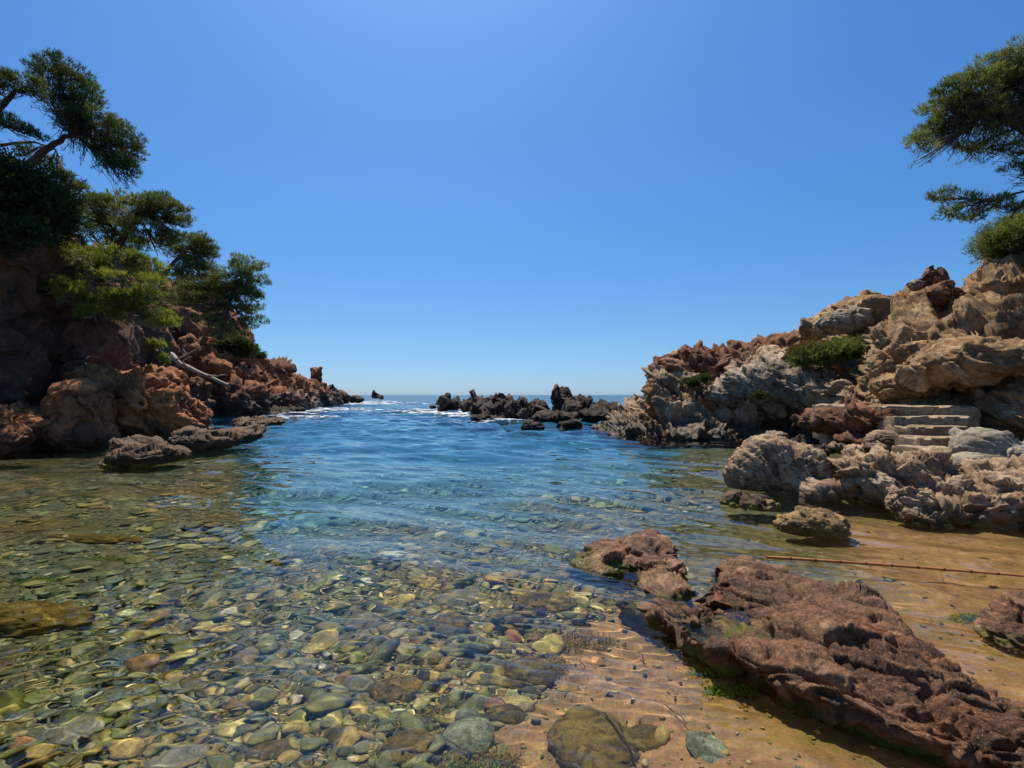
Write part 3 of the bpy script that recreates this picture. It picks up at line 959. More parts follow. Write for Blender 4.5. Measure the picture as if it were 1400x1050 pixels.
rock('outcrop', [L(1320, 498, 10.6, 66, 34, .9), L(1280, 505, 10.8, 34, 30, .7), L(1365, 490, 10.4, 46, 28, .9)], 6, M['ochre'],
     'big smooth ochre overhang jutting above the stone landing', 'outcrop', .9, .10, 173, (.3, -.3, .9), 1.6)
rock('boulder', [L(1277, 386, 14.6, 16, 18, .34), L(1275, 378, 14.6, 14, 11, .3)], 6, M['headred'],
     'round dark boulder balanced on the skyline of the right slope', 'boulder', .35, .05, 179, S1, 1.5)
rock('boulder', [L(1284, 406, 14.0, 34, 16, .5, .4), L(1268, 412, 13.9, 24, 16, .5)], 6, M['headred'],
     'slanting brown slab just under the balanced skyline boulder', 'boulder', .6, .07, 181, S1, 1.5)
rock('boulder', [L(1252, 390, 14.6, 9, 8, .2)], 5, M['pale'],
     'small grey stone on the skyline left of the balanced boulder', 'boulder', .2, .03, 182, S1, 1.5)
rock('boulder', [L(1235, 495, 12.2, 34, 28, .6), L(1218, 508, 12.2, 24, 22, .5)], 6, M['ochre'],
     'blocky tan boulder in the slope left of the ochre overhang', 'boulder', .6, .10, 183, (.2, -.3, .9), 1.5)
rock('boulder', [L(1160, 440, 16.5, 30, 17, .7), L(1140, 445, 17, 24, 13, .6)], 6, M['pale'],
     'large smooth grey slab near the skyline above the green bush', 'boulder', .8, .08, 185, (.3, -.3, .9), 1.5)
rock('boulder', [L(1222, 530, 11.6, 26, 16, .5), L(1262, 532, 11.3, 24, 16, .45)], 6, M['ochre'],
     'crumbling tan rock at the back of the stone landing', 'boulder', .45, .08, 187, S1, 1.4)

# front right rocks (knobbly)
rock('boulder', [L(1055, 638, 8.0, 50, 44, .5), L(1030, 650, 7.9, 36, 36, .42), L(1095, 645, 7.8, 38, 38, .42), L(1122, 672, 7.4, 36, 22, .35)], 6, M['knob'],
     'ridged grey brown boulder standing in the water left of the dark gap', 'boulder', .34, .085, 191, (.85, .1, .45), 2.4, style='round', oct_=4)
rock('boulder', [L(1200, 655, 7.2, 52, 40, .5), L(1178, 645, 7.5, 32, 30, .4), L(1245, 655, 7.1, 52, 40, .5), L(1295, 685, 6.6, 46, 34, .4), L(1330, 690, 6.6, 40, 34, .4), L(1290, 708, 6.2, 44, 22, .3)], 6, M['knob'],
     'long cracked boulder below the steps with a black hollow at its left foot', 'boulder', .38, .095, 193, (.8, .2, .5), 2.4, style='block', oct_=4)
rock('boulder', [L(1250, 690, 6.3, 28, 30, .25), L(1262, 712, 6.1, 34, 20, .25)], 6, M['knob'],
     'small cracked boulder at the waterline in front of the long cracked one', 'boulder', .26, .06, 195, (.7, .3, .35), 1.8, oct_=4)
rock('boulder', [L(1390, 690, 6.2, 50, 46, .5), L(1350, 700, 6.1, 40, 34, .35), L(1440, 680, 6.2, 60, 60, .6), L(1370, 660, 6.7, 60, 30, .4)], 6, M['knob'],
     'pitted pale boulder at the right edge above the shallow sand', 'boulder', .24, .065, 197, (.5, .3, .6), 1.6, style='block', oct_=4)
rock('boulder', [L(1345, 612, 8.2, 36, 30, .4), L(1390, 632, 8.0, 50, 28, .5), L(1330, 642, 7.9, 50, 24, .4), L(1430, 640, 8, 60, 40, .5)], 6, M['smooth'],
     'smooth pale grey boulder with a raised nose beside the bottom step', 'boulder', .6, .055, 199, (.3, .3, .8), 1.6, style='block', oct_=4)
rock('boulder', [L(1238, 600, 9.5, 24, 15, .35), L(1215, 602, 9.6, 28, 16, .4)], 6, M['head'],
     'low reddish brown boulder at the left side of the steps', 'boulder', .5, .05, 203, (.2, -.2, .9), 1.5, style='round')
rock('boulder', [L(1017, 686, 7.0, 36, 11, .28), L(1008, 684, 7.0, 24, 14, .24), L(1040, 692, 6.9, 20, 7, .2)], 6, M['flat'],
     'flat grey brown rock barely out of the water left of the yellow one', 'rock', .4, .04, 207, (.2, -.2, .9), 1.6)
rock('boulder', [L(1112, 716, 5.75, 44, 20, .27), L(1085, 718, 5.8, 26, 14, .2), L(1130, 722, 5.65, 28, 18, .22)], 6, M['yellow'],
     'rounded yellow brown weedy rock alone in the shallow water', 'rock', .22, .026, 211, (.2, -.2, .9), 1.8, oct_=4)
rock('boulder', [L(1400, 872, 3.15, 48, 34, .22), L(1440, 860, 3.2, 60, 44, .3)], 6, M['ledge'],
     'dark brown layered rock cut by the right edge on the wet sand', 'rock', .2, .03, 213, (.1, -.5, .8), 2.6)

# scree around the inner pool
scree = [(1085, 612, 10.6, 20, 7, 'black'), (1120, 616, 10.2, 24, 8, 'black'), (1150, 612, 10.0, 16, 6, 'head'), (1100, 604, 11.2, 18, 7, 'black'),
         (1175, 616, 9.6, 20, 8, 'knob'), (1195, 612, 9.4, 14, 7, 'head'), (1060, 596, 13, 16, 6, 'pale')]
labs = ['black wet stone behind the ridged boulder, leftmost at the inner pool', 'long black stone at the edge of the inner pool', 'brown stone between the inner pool and the orange topped outcrop',
        'black stone in the shade under the headland behind the inner pool', 'grey brown stone right of the inner pool', 'reddish stone under the left side of the steps', 'pale stone at the foot of the headland above the ridged boulder']
for i, ((px, py, D, a, b, m), lab) in enumerate(zip(scree, labs)):
    rock('stone', [L(px, py, D, a, b, .25)], 5, M[m], lab, 'stone', .3, .05, 220 + i, S1, 1.5, group='stones around the inner pool')

# ------------------------------------------------------------------ foreground ledge
secs = []
for fx, fy, bx, by, zt, zf in ((.78, 3.66, .92, 3.82, -.03, -.03), (.90, 3.42, 1.08, 3.66, .05, .04), (1.0, 2.98, 1.38, 3.62, .12, .11), (1.12, 2.72, 1.75, 4.36, .17, .14), (1.2, 2.56, 2.1, 4.32, .2, .16), (1.32, 2.38, 2.36, 3.75, .25, .18),
                               (1.50, 2.18, 2.36, 3.08, .24, .17), (1.76, 2.02, 2.32, 2.56, .18, .13), (2.05, 1.86, 2.40, 2.22, .13, .09), (2.40, 1.62, 2.65, 1.95, .10, .06), (2.8, 1.3, 3.0, 1.65, .02, .0)):
    f, b = np.array([fx, fy]), np.array([bx, by])
    u = (b - f) / np.linalg.norm(b - f)
    under = min(.12, max(zf, 0) * .7)
    dip = {.90: -.01, 1.0: .05, 1.12: .03, 1.2: .10}.get(fx, zt)
    secs.append([[*(f + u * under), -.22], [*(f + u * under * .9), -.02], [*f, zf * .75], [*(f + u * .06), zf + .02], [*(f + (b - f) * .35), dip], [*(f + (b - f) * .7), zt * .97], [*(b - u * .05), zt * .55], [*b, -.05], [*(b + u * .08), -.25]])
V, F = loft(secs, 340, 230)
N = vnorm(V, F)
if N[:, 2].mean() < 0: F = F[:, ::-1]; N = -N
d, cv = rock_detail(V, .60, .095, 301, (.62, .62, .5), 2.6, 'round', 2, .30)
d2, cv2 = rock_detail(V, .24, .024, 305, (.55, .65, .5), 2.2, 'block', 4)
cv = .5 * cv + .5 * cv2
d = d + d2
d = d - np.percentile(d, 60)
V = V + N * d[:, None]
tag(mesh('rock_ledge', V, F, M['ledge'], attrs={'cell': cv}, caus=True), 'long reddish brown wet rock ledge running across the right foreground', 'rock ledge')
rock('rock_ledge', [L(862, 758, 4.75, 58, 15, .42), L(885, 752, 4.7, 40, 22, .3), L(905, 775, 4.3, 30, 16, .25), L(830, 770, 4.6, 50, 10, .3), L(905, 800, 3.95, 34, 12, .3)], 6, M['ledge'],
     'low weedy reddish reef awash just beyond the tip of the long ledge', 'rock ledge', .25, .03, 311, (.4, .3, .8), 2, oct_=4)
rock('reef_rock', [L(795, 772, 4.7, 26, 9, .2)], 6, M['ledge'], 'small brown rock breaking the surface left of the weedy reef', 'rock', .15, .03, 313, S1, 1.6)

# ------------------------------------------------------------------ stone steps
def slab(root, name, x0, x1, y0, y1, z0, z1, mat, seed):
    nx, ny, nz = 46, 14, 8
    a = np.linspace(-1, 1, nx); b = np.linspace(-1, 1, ny); c = np.linspace(-1, 1, nz)
    Vs, Fs, o = [], [], 0
    for ax, (p, q) in enumerate((((b), (c)), ((a), (c)), ((a), (b)))):
        for sgn in (-1, 1):
            Pg, Qg = np.meshgrid(p, q, indexing='ij')
            v = np.zeros((Pg.size, 3))
            oth = [i for i in range(3) if i != ax]
            v[:, oth[0]], v[:, oth[1]], v[:, ax] = Pg.ravel(), Qg.ravel(), sgn
            f = gridF(len(p), len(q)) + o
            Vs.append(v)
            flipit = (sgn > 0) == (ax == 1)
            Fs.append(f[:, ::-1] if flipit else f)
            o += len(v)
    v = np.concatenate(Vs)
    h = np.array([x1 - x0, y1 - y0, z1 - z0]) / 2
    c0 = np.array([x0 + x1, y0 + y1, z0 + z1]) / 2
    rr = .03
    V = v * h
    inner = np.clip(V, -(h - rr), h - rr)
    dd = V - inner
    ln = np.linalg.norm(dd, axis=1, keepdims=True)
    V = inner + dd / np.maximum(ln, 1e-6) * np.minimum(ln, rr) + c0
    V = V + .03 * np.stack([fbm(V * 2.2, 3, seed), fbm(V * 2.2 + 9, 3, seed + 1), .7 * fbm(V * 2.5 + 20, 3, seed + 2)], 1)
    V[:, 2] -= .03 * (np.abs(vnoise(V * 5, seed + 5)) > .3) * (V[:, 2] > (z0 + z1) / 2)
    return child(name, V, np.concatenate(Fs), mat, root, attrs={'cell': .5 + .3 * fbm(V, 2, seed)})


st = empty('stone_steps', at(1270, 600, 9.3), 'worn stone steps climbing to a flat landing on the right shore', 'steps')
spec_ = [(1205, 1340, 555, 9.9, 12.2), (1222, 1328, 569, 9.5, 10.1), (1244, 1326, 583, 9.1, 9.75), (1256, 1324, 598, 8.7, 9.35), (1258, 1320, 613, 8.3, 8.95)]
for i, (a, b, py, y0, y1) in enumerate(spec_):
    A, B = at(a, py, y0), at(b, py, y0)
    slab(st, 'landing' if i == 0 else 'step', A[0], B[0], y0, y1, A[2] - (.9 if i == 0 else .6), A[2], M['stepm'], 400 + i * 7)
rock('stone', [L(1275, 626, 8.0, 28, 7, .2), L(1300, 630, 7.9, 20, 8, .2)], 5, M['stepm'], 'long rounded stone lying at the foot of the steps', 'stone', .4, .02, 431, (0, 0, 1), 1.2, style='round')

# ------------------------------------------------------------------ tubes and foliage
def tube(path, r0, r1, seg=7, n=24, wob=0, seed=0):
    P = np.array(path, float)
    P = cr(P, np.linspace(0, len(P) - 1, n)) if len(P) > 2 else P[0] + (P[-1] - P[0]) * np.linspace(0, 1, n)[:, None]
    if wob:
        t = np.linspace(0, 6, n)
        o = np.stack([t + seed * 3.1, np.full(n, seed * 7.7), 0 * t], 1)
        P = P + wob * np.stack([vnoise(o, 3), vnoise(o + 50, 3), vnoise(o + 90, 3)], 1) * np.linspace(0, 1, n)[:, None]
    T = np.gradient(P, axis=0)
    T /= np.maximum(np.linalg.norm(T, axis=1, keepdims=True), 1e-9)
    A = np.cross(T, [.13, .27, .95]); A /= np.maximum(np.linalg.norm(A, axis=1, keepdims=True), 1e-6)
    B = np.cross(T, A)
    r = np.linspace(r0, r1, n)[:, None]
    th = np.linspace(0, 2 * math.pi, seg, endpoint=False)
    V = (P[:, None] + (A[:, None] * np.cos(th)[None, :, None] + B[:, None] * np.sin(th)[None, :, None]) * r[:, None]).reshape(-1, 3)
    i = np.arange(n * seg).reshape(n, seg)
    j = np.roll(i, -1, axis=1)
    F = np.stack([i[:-1], j[:-1], j[1:], i[1:]], -1).reshape(-1, 4)
    return V, F, P


class MB:
    def __init__(s): s.V, s.F, s.n, s.t = [], [], 0, []

    def add(s, V, F, tone=None):
        s.V.append(V); s.F.append(F + s.n); s.n += len(V)
        s.t.append(np.full(len(V), .5) if tone is None else tone)

    def get(s): return np.concatenate(s.V), (s.F if len({f.shape[1] for f in s.F}) > 1 else np.concatenate(s.F)), np.concatenate(s.t)


def needles(C, up, rs, ln=.13, wd=.018, blades=6, spread=.75, tone=None):
    """tufts of narrow blades at points C"""
    n = len(C)
    B = np.repeat(C, blades, 0)
    d = np.repeat(up, blades, 0) + spread * rs.normal(size=(n * blades, 3))
    d /= np.linalg.norm(d, axis=1, keepdims=True)
    s = np.cross(d, rs.normal(size=d.shape)); s /= np.linalg.norm(s, axis=1, keepdims=True)
    l = ln * rs.uniform(.6, 1.2, (len(B), 1))
    B = B + .02 * rs.normal(size=B.shape)
    V = np.stack([B - s * wd * .5, B + s * wd * .5, B + d * l * .6 + s * wd * .5, B + d * l], 1)
    V = np.stack([B - s * wd * .5, B + s * wd * .5, B + d * l], 1).reshape(-1, 3)
    t = np.repeat(rs.uniform(0, 1, n) if tone is None else np.clip(tone + rs.uniform(-.3, .3, n), 0, 1), blades * 3)
    return V, np.arange(len(V)).reshape(-1, 3), t


def pine(name, label, D, trunk, r0, clumps, seed, mat='pine', bark='bark', dens=1.0, twigs=1.0, ln=.14, group=None, hang=0, cat='tree', bw=1.0):
    """trunk: [(px,py[,dD])], clumps: [(px,py,rx,ry,attach 0..1[,dD])] in photo pixels at distance D"""
    rs = np.random.RandomState(seed)
    def A(px, py, dd=0): return at(px, py, D + dd)
    T = [A(*t) for t in trunk]
    base = T[0]
    root = empty(name, base, label, cat, group)
    V, F, P = tube(T, r0, r0 * .35, 9, 30, .1, seed)
    child('trunk', V, F, M[bark], root)
    tw, fo = MB(), MB()
    for k, c in enumerate(clumps):
        px, py, rx, ry, att = c[:5]
        dd = c[5] if len(c) > 5 else rs.uniform(-.5, .5)
        cc = A(px, py, dd)
        rw = np.array([rx, rx * .8, ry]) * D / 700
        p0 = P[int(att * (len(P) - 1))]
        mid = (p0 + cc) / 2 + np.array([0, 0, -.05 * np.linalg.norm(cc - p0)]) + rs.normal(size=3) * .06
        tip = cc + np.array([0, 0, -.35 * rw[2]])
        bl = np.linalg.norm(cc - p0)
        br = max(.018, r0 * .34 * (1 - .4 * att)) * bw
        Vb, Fb, Pb = tube([p0, mid, tip], br, br * .35, 6, 14, .12 * bl * .5, seed + k)
        child('branch', Vb, Fb, M[bark], root)
        nsub = int(max(8, rx * ry / 11 * dens))
        dirs = rs.normal(size=(nsub, 3)); dirs /= np.linalg.norm(dirs, axis=1, keepdims=True)
        dirs[:, 2] = np.where(rs.uniform(size=nsub) < .7, np.abs(dirs[:, 2]), dirs[:, 2])
        rad = rs.uniform(.35, 1.0, (nsub, 1)) ** .6
        lay = np.round(dirs[:, 2:3] * rad * 2.2) / 2.2      # needles sit in flat storeys with gaps between
        sub = cc + np.concatenate([dirs[:, :2] * rad, lay + .12 * rs.normal(size=(nsub, 1))], 1) * rw * 1.25
        ctone = rs.uniform(.2, .8)
        for j in range(nsub):
            s0 = Pb[rs.randint(4, len(Pb))]
            m = (s0 + sub[j]) / 2 + rs.normal(size=3) * .05 + np.array([0, 0, -.04])
            Vt, Ft, Pt = tube([s0, m, sub[j]], .011, .005, 3, 6, .05, seed + j)
            tw.add(Vt, Ft)
            sp_ = rs.uniform(4.5, 8.5)
            sr = sp_ * D / 700
            nt = int(14 * (sp_ / 6) ** 2 * (D / 15) ** .7)
            q = rs.normal(size=(nt, 3)); q /= np.linalg.norm(q, axis=1, keepdims=True)
            q = q * rs.uniform(.3, 1, (nt, 1)) ** .5
            pts = sub[j] + q * sr * np.array([1.25, 1.25, .45])
            up = q * .7 + np.array([0, 0, .75]) + dirs[j] * .4
            fo.add(*needles(pts, up, rs, ln * (D / 15) ** .45, ln * (D / 15) ** .6 * .15, 4, .6, np.full(nt, ctone + rs.uniform(-.2, .2))))
        # bare drooping twigs under the clump
        for j in range(int(nsub * .7 * twigs)):
            s0 = Pb[rs.randint(2, len(Pb))]
            e = cc + np.array([rs.uniform(-1, 1) * rw[0], rs.uniform(-1, 1) * rw[1], -rs.uniform(.2, 1.5 + hang) * rw[2]])
            Vt, Ft, Pt = tube([s0, (s0 + e) / 2 + np.array([0, 0, -.06]), e], .0009 * D, .0004 * D, 3, 7, .1, seed + 99 + j)
            tw.add(Vt, Ft)
            if rs.uniform() < .6:
                fo.add(*needles(Pt[-3:], np.tile([0, 0, .4], (3, 1)), rs, ln * .8 * D / 15, ln * .12 * D / 15, 4, .8))
    V, F, t = tw.get(); tag(child('twigs', V, F, M[bark], root), kind='stuff')
    V, F, t = fo.get(); tag(child('foliage', V, F, M[mat], root, smooth=False, attrs={'tone': t}), kind='stuff')
    return root


def bush(name, label, lobes, n, seed, mat='shrub', ln=.09, wd=.035, group=None, cat='shrub', stems=6):
    rs = np.random.RandomState(seed)
    L_ = np.array([l[:6] for l in lobes])
    c = L_[:, :3].mean(0); base = c.copy(); base[2] = (L_[:, 2] - L_[:, 5]).min()
    root = empty(name, base, label, cat, group)
    fo = MB()
    vol = L_[:, 3] * L_[:, 5]; vol = vol / vol.sum()
    for l, v in zip(L_, vol):
        m = int(n * v)
        q = rs.normal(size=(m, 3)); q /= np.linalg.norm(q, axis=1, keepdims=True)
        bumpy = 1 + .75 * fbm(q * 3.1 + l[:3], 4, seed)
        p = l[:3] + q * (rs.uniform(.1, 1, (m, 1)) ** .6 * bumpy[:, None]) * l[3:6]
        tone = .5 + .6 * fbm(p * 2.5, 2, seed + 4)
        fo.add(*needles(p, q * .6 + np.array([0, 0, .6]), rs, ln, wd, 4, .8, tone))
    st_ = MB()
    for j in range(stems):
        l = L_[rs.randint(len(L_))]
        e = l[:3] + rs.uniform(-.6, .6, 3) * l[3:6]
        s0 = base + rs.normal(size=3) * .08 * np.array([1, 1, 0])
        st_.add(*tube([s0, (s0 + e) / 2 + rs.normal(size=3) * .05, e], .03, .012, 5, 8, .08, j)[:2])
    V, F, t = st_.get(); tag(child('stems', V, F, M['bark'], root), kind='stuff')
    V, F, t = fo.get(); tag(child('foliage', V, F, M[mat], root, smooth=False, attrs={'tone': t}), kind='stuff')
    return root


PG = 'pines on the left cliff'
pine('pine_tree', 'topmost dark pine leaning right from the left cliff edge against the sky', 15.5, [(36, 230), (62, 205), (85, 190), (108, 178)], .13,
     [(60, 100, 16, 13, .8), (82, 102, 24, 17, .9), (100, 118, 24, 18, .9), (115, 138, 18, 16, .95), (95, 145, 24, 15, .8), (125, 168, 26, 14, 1), (105, 165, 20, 12, .95), (148, 178, 20, 14, 1), (170, 192, 20, 14, 1),
      (180, 212, 15, 14, 1), (165, 222, 18, 9, .9), (182, 232, 11, 8, .9), (150, 205, 20, 9, .9)], 1001, 'pinedk', twigs=2.6, hang=2.4, group=PG, dens=.85)
pine('pine_tree', 'pine reaching in from the left edge with flat crown and open limbs', 14, [(-40, 175), (-10, 155), (12, 135), (32, 122)], .12,
     [(5, 110, 22, 9, .7), (28, 116, 22, 9, 1), (-20, 112, 26, 12, .6), (48, 120, 12, 8, 1), (8, 165, 16, 7, .3), (25, 174, 14, 6, .3), (45, 184, 12, 5, .3), (-20, 165, 20, 8, .2)], 1002, 'pinedk', twigs=1.4, group=PG, dens=.9)
pine('pine_tree', 'thin pine with drooping twigs just behind the ivy covered knoll', 17.5, [(-10, 200), (20, 196), (50, 195), (75, 205)], .06,
     [(38, 208, 12, 7, .8), (70, 225, 14, 8, 1), (82, 240, 16, 9, 1), (95, 255, 16, 8, 1)], 1003, 'pinedk', twigs=2, group=PG, dens=.5)
pine('pine_tree', 'broad mid green pine in the middle of the left slope', 18.2, [(150, 385), (166, 330), (190, 300), (212, 290)], .14,
     [(110, 268, 22, 12, .5), (130, 285, 24, 12, .4), (158, 282, 20, 11, .6), (180, 285, 24, 12, .8), (205, 283, 20, 12, 1), (225, 278, 16, 10, 1), (240, 292, 14, 12, 1), (250, 305, 8, 8, 1), (215, 302, 22, 11, .9),
      (185, 310, 22, 12, .6), (150, 310, 26, 12, .4), (115, 300, 22, 12, .2), (235, 325, 18, 11, .9), (210, 332, 22, 11, .7), (175, 335, 24, 11, .3)], 1004, 'pine', twigs=1.1, group=PG)
pine('pine_tree', 'small pine with rounded top and slanting dark trunk right of the broad one', 23, [(212, 398), (225, 375), (242, 355), (256, 342)], .12,
     [(262, 332, 17, 13, 1), (275, 340, 17, 13, 1), (285, 350, 11, 9, 1), (258, 352, 20, 12, .9), (262, 368, 22, 11, .8), (248, 380, 18, 9, .6), (278, 366, 12, 9, .9)], 1005, 'pine', group=PG)
pine('pine_tree', 'rightmost layered pine overhanging the end of the left slope', 31, [(300, 465), (308, 430), (318, 400), (330, 380)], .18,
     [(335, 368, 20, 12, 1), (345, 375, 15, 13, 1), (325, 382, 20, 12, 1), (346, 392, 16, 9, .9), (348, 408, 14, 8, .8), (340, 425, 17, 8, .7), (346, 440, 15, 7, .5), (322, 405, 24, 13, .8), (300, 395, 22, 13, .8),
      (278, 392, 20, 11, .8), (290, 378, 17, 9, .8), (262, 388, 13, 9, .7), (310, 425, 24, 12, .6), (325, 448, 18, 9, .4), (290, 412, 22, 10, .5), (268, 405, 16, 8, .5), (252, 398, 16, 9, .6), (240, 412, 16, 8, .5), (285, 438, 20, 8, .3)], 1006, 'pine', group=PG, dens=1)
pine('pine_tree', 'pale green pine spreading low with bleached bare limbs across the cliff face', 16.2, [(215, 395, 1.5), (165, 365, .5), (110, 345), (50, 330, -.3)], .09,
     [(40, 332, 15, 7, 1), (62, 340, 18, 8, .95), (88, 345, 19, 9, .8), (112, 352, 21, 11, .7), (140, 348, 22, 11, .6), (165, 358, 22, 12, .5), (190, 362, 20, 11, .4), (212, 370, 15, 11, .2), (10, 342, 8, 4, 1),
      (130, 370, 22, 9, .5), (160, 380, 22, 9, .4), (205, 388, 18, 9, .2)], 1007, 'pineb', 'grey_wood', twigs=1.5, group=PG, dens=.85)
pine('pine_tree', 'bright green low pine hanging over the cliff face below the pale one', 15.8, [(160, 420, 1.2), (140, 415, .4), (110, 412), (75, 405)], .08,
     [(55, 398, 13, 8, 1), (78, 392, 16, 9, 1), (100, 400, 18, 11, .8), (122, 412, 18, 10, .6), (148, 408, 20, 10, .3), (172, 412, 20, 12, .2), (190, 405, 18, 10, .1), (195, 422, 20, 11, .1), (215, 435, 18, 10, 0), (232, 445, 12, 7, 0),
      (165, 430, 20, 10, .2), (130, 428, 18, 8, .5)], 1008, 'pineb', 'grey_wood', twigs=.8, group=PG, dens=1.15)

bush('ivy_thicket', 'dark leafy thicket draped over the knoll at the left edge', [L(-30, 270, 13.4, 70, 64, 1.3), L(30, 268, 14.0, 56, 50, 1.2), L(74, 290, 14.7, 30, 40, 1.0), L(15, 318, 13.2, 44, 24, .7), L(0, 240, 14.2, 40, 26, 1.0)], 20000, 1101, 'shrub', .11, .04, cat='thicket')
bush('shrub', 'dark green bush on the cliff under the rightmost pine', [L(315, 470, 38, 22, 12, 1.5), L(335, 478, 39, 14, 10, 1.2)], 5000, 1102, 'shrub', .2, .07)
bush('shrub', 'small yellow green tuft on the cliff edge above the dead trunk', [L(212, 470, 19.4, 8, 6, .4), L(225, 490, 19.6, 4, 7, .3)], 800, 1103, 'pineb', .1, .02)
bush('shrub', 'tiny bush on the skyline of the left headland slope', [L(356, 486, 44, 7, 4, .6)], 500, 1104, 'shrub', .2, .05)
bush('shrub', 'wide low green and reddish bush in the hollow of the right headland', [L(1150, 480, 15.6, 24, 15, .6), L(1120, 485, 15.8, 28, 14, .6), L(1165, 475, 15.4, 12, 10, .4), L(1100, 492, 16, 18, 10, .5)], 3600, 1105, 'pine', .13, .025)
bush('shrub', 'reddish dry bush mixed with the green one on the right headland', [L(1100, 480, 16.2, 20, 11, .5), L(1130, 478, 16.2, 18, 9, .4)], 2500, 1106, 'redsh', .1, .03)
bush('shrub', 'small green cushion plant on the pale rock of the right headland', [L(947, 522, 18.3, 12, 5, .3), L(962, 517, 18.4, 9, 5, .25)], 1500, 1107, 'shrub', .07, .03)
bush('shrub', 'small green tuft in the crevice under the pale layered outcrop', [L(1038, 540, 16.2, 6, 5, .2)], 700, 1108, 'shrub', .07, .03)
bush('shrub', 'dense green bush on the slope under the right hand pine', [L(1395, 320, 13.4, 44, 24, .9), L(1370, 335, 13.6, 26, 20, .7), L(1440, 310, 13.2, 50, 36, 1)], 11000, 1109, 'pine', .14, .018)

pine('pine_tree', 'large pine leaning in from the right edge above the slope', 13, [(1520, 330), (1480, 270), (1440, 215), (1400, 180), (1360, 150)], .17,
     [(1400, 85, 30, 22, .7), (1370, 95, 26, 18, .9), (1345, 112, 26, 16, 1), (1400, 115, 32, 20, .7), (1318, 118, 20, 14, 1), (1300, 135, 22, 15, 1), (1335, 140, 28, 15, 1), (1370, 135, 30, 16, .8), (1275, 150, 17, 11, 1),
      (1305, 160, 26, 13, 1), (1345, 168, 28, 12, .9), (1270, 180, 17, 10, 1), (1255, 198, 11, 8, 1), (1290, 185, 22, 9, 1), (1400, 155, 30, 15, .6), (1440, 90, 34, 30, .5), (1450, 140, 34, 30, .4), (1385, 205, 18, 8, .5), (1395, 232, 16, 7, .35), (1350, 200, 16, 6, .7), (1320, 205, 14, 5, .8)], 1010, 'pine', twigs=3.0, hang=2.6, dens=.8)
pine('pine_tree', 'lower pine bough with sparse needles below the large right hand pine', 12.6, [(1500, 240), (1450, 250), (1400, 262), (1350, 275)], .05,
     [(1290, 268, 16, 7, 1), (1310, 275, 18, 8, 1), (1335, 280, 18, 7, .9), (1360, 278, 20, 7, .7), (1385, 285, 16, 6, .5), (1295, 292, 17, 6, 1), (1330, 296, 16, 5, .8)], 1011, 'pine', twigs=1.6, dens=.6)

# dead trunk on the left headland
rt = empty('dead_tree', at(310, 527, 33), 'bleached dead tree trunk lying down the slope with bare forked branches', 'dead tree')
V, F, P = tube([at(312, 527, 31.5), at(285, 515, 31.6), at(258, 503, 31.7), at(240, 492, 31.8), at(233, 483, 32)], .10, .17, 9, 26, .22, 5)
child('trunk', V, F, M['grey_wood'], rt)
for i, pts in enumerate(([(240, 492, 31.7), (255, 485, 31.3), (268, 478, 31.1), (278, 472, 31)], [(255, 485, 31.3), (250, 476, 31.2), (258, 470, 31)], [(285, 513, 31.5), (297, 514, 31.2), (308, 512, 31)], [(258, 503, 31.6), (250, 494, 31.4), (262, 488, 31.2)])):
    V, F, P = tube([at(*q) for q in pts], .06, .02, 6, 14, .15, i)
    child('branch', V, F, M['grey_wood'], rt)

# ------------------------------------------------------------------ reed
rd = empty('cane', at(1048, 768, 4.6), 'long orange brown cane lying across the shallow water behind the ledge', 'cane')
ra, rb = at(1048, 768, 4.42), at(1440, 786, 4.05)
ra[2] = .11; rb[2] = .06
nn = 11
for i in range(nn):
    t0, t1 = i / nn, (i + 1) / nn
    bow = lambda t: ra + (rb - ra) * t + np.array([0, -.012 * math.sin(t * 3.1), .012 * math.sin(t * 3.1)])
    V, F, P = tube([bow(t0), bow(t1)], .0135 - .005 * t0, .0135 - .005 * t1, 8, 5)
    child('cane_segment', V, F, M['reed'], rd, caus=True)
    u = (rb - ra) / np.linalg.norm(rb - ra)
    V, F, P = tube([bow(t1) - u * .008, bow(t1) + u * .008], .0155 - .005 * t1, .0155 - .005 * t1, 8, 3)
    child('cane_joint', V, F, M['node'], rd, caus=True)

# ------------------------------------------------------------------ stones on the seabed
def bz(x, y): return bed_z(np.array([x], float), np.array([y], float))[0]


def stone(px, py, D, rx, ry, rz, rot, mat, label, seed, style='round', size=.2, amp=.015, cat='stone', name='stone', lift=.5, sub=6):
    x = (px - 700) / 700 * D
    z = bz(x, D) + rz * lift
    return rock(name, [(x, D, z, rx, ry, rz, rot)], sub, M[mat], label, cat, size, amp, seed, (.3, .2, 1), 1.5, style)


def uw(px, py, depth):
    """ground position of an underwater point that is seen at a pixel (with refraction)"""
    u, v = (px - 700) / 700, (py - 540) / 700
    Ds = CAM_Z / v
    h = math.hypot(u, 1)
    ang = math.atan2(h, v)                      # from vertical
    a2 = math.asin(math.sin(ang) / 1.333)
    k = 1 + depth * math.tan(a2) / (Ds * h)
    return u * Ds * k, Ds * k


def ustone(px, py, rpx, rpy, mat, label, seed, depth, **k):
    x, y = uw(px, py, depth)
    sc_ = (y ** 2 + CAM_Z ** 2) ** .5 / 700
    rx = rpx * y / 700
    ry = rpy * y / 700 * 1.35
    b_ = bz(x, y)
    rz = min(min(rx, ry) * k.pop('flat', .6), max(.03, (-b_ - .03) / 1.25))
    z = b_ + rz * .25
    return rock(k.pop('name', 'stone'), [(x, y, z, rx, ry, rz, k.pop('rot', 0))], k.pop('sub', 5), M[mat], label, k.pop('cat', 'stone'), k.pop('size', .15), k.pop('amp', .012), seed, (.3, .2, 1), 1.4, k.pop('style', 'round'))


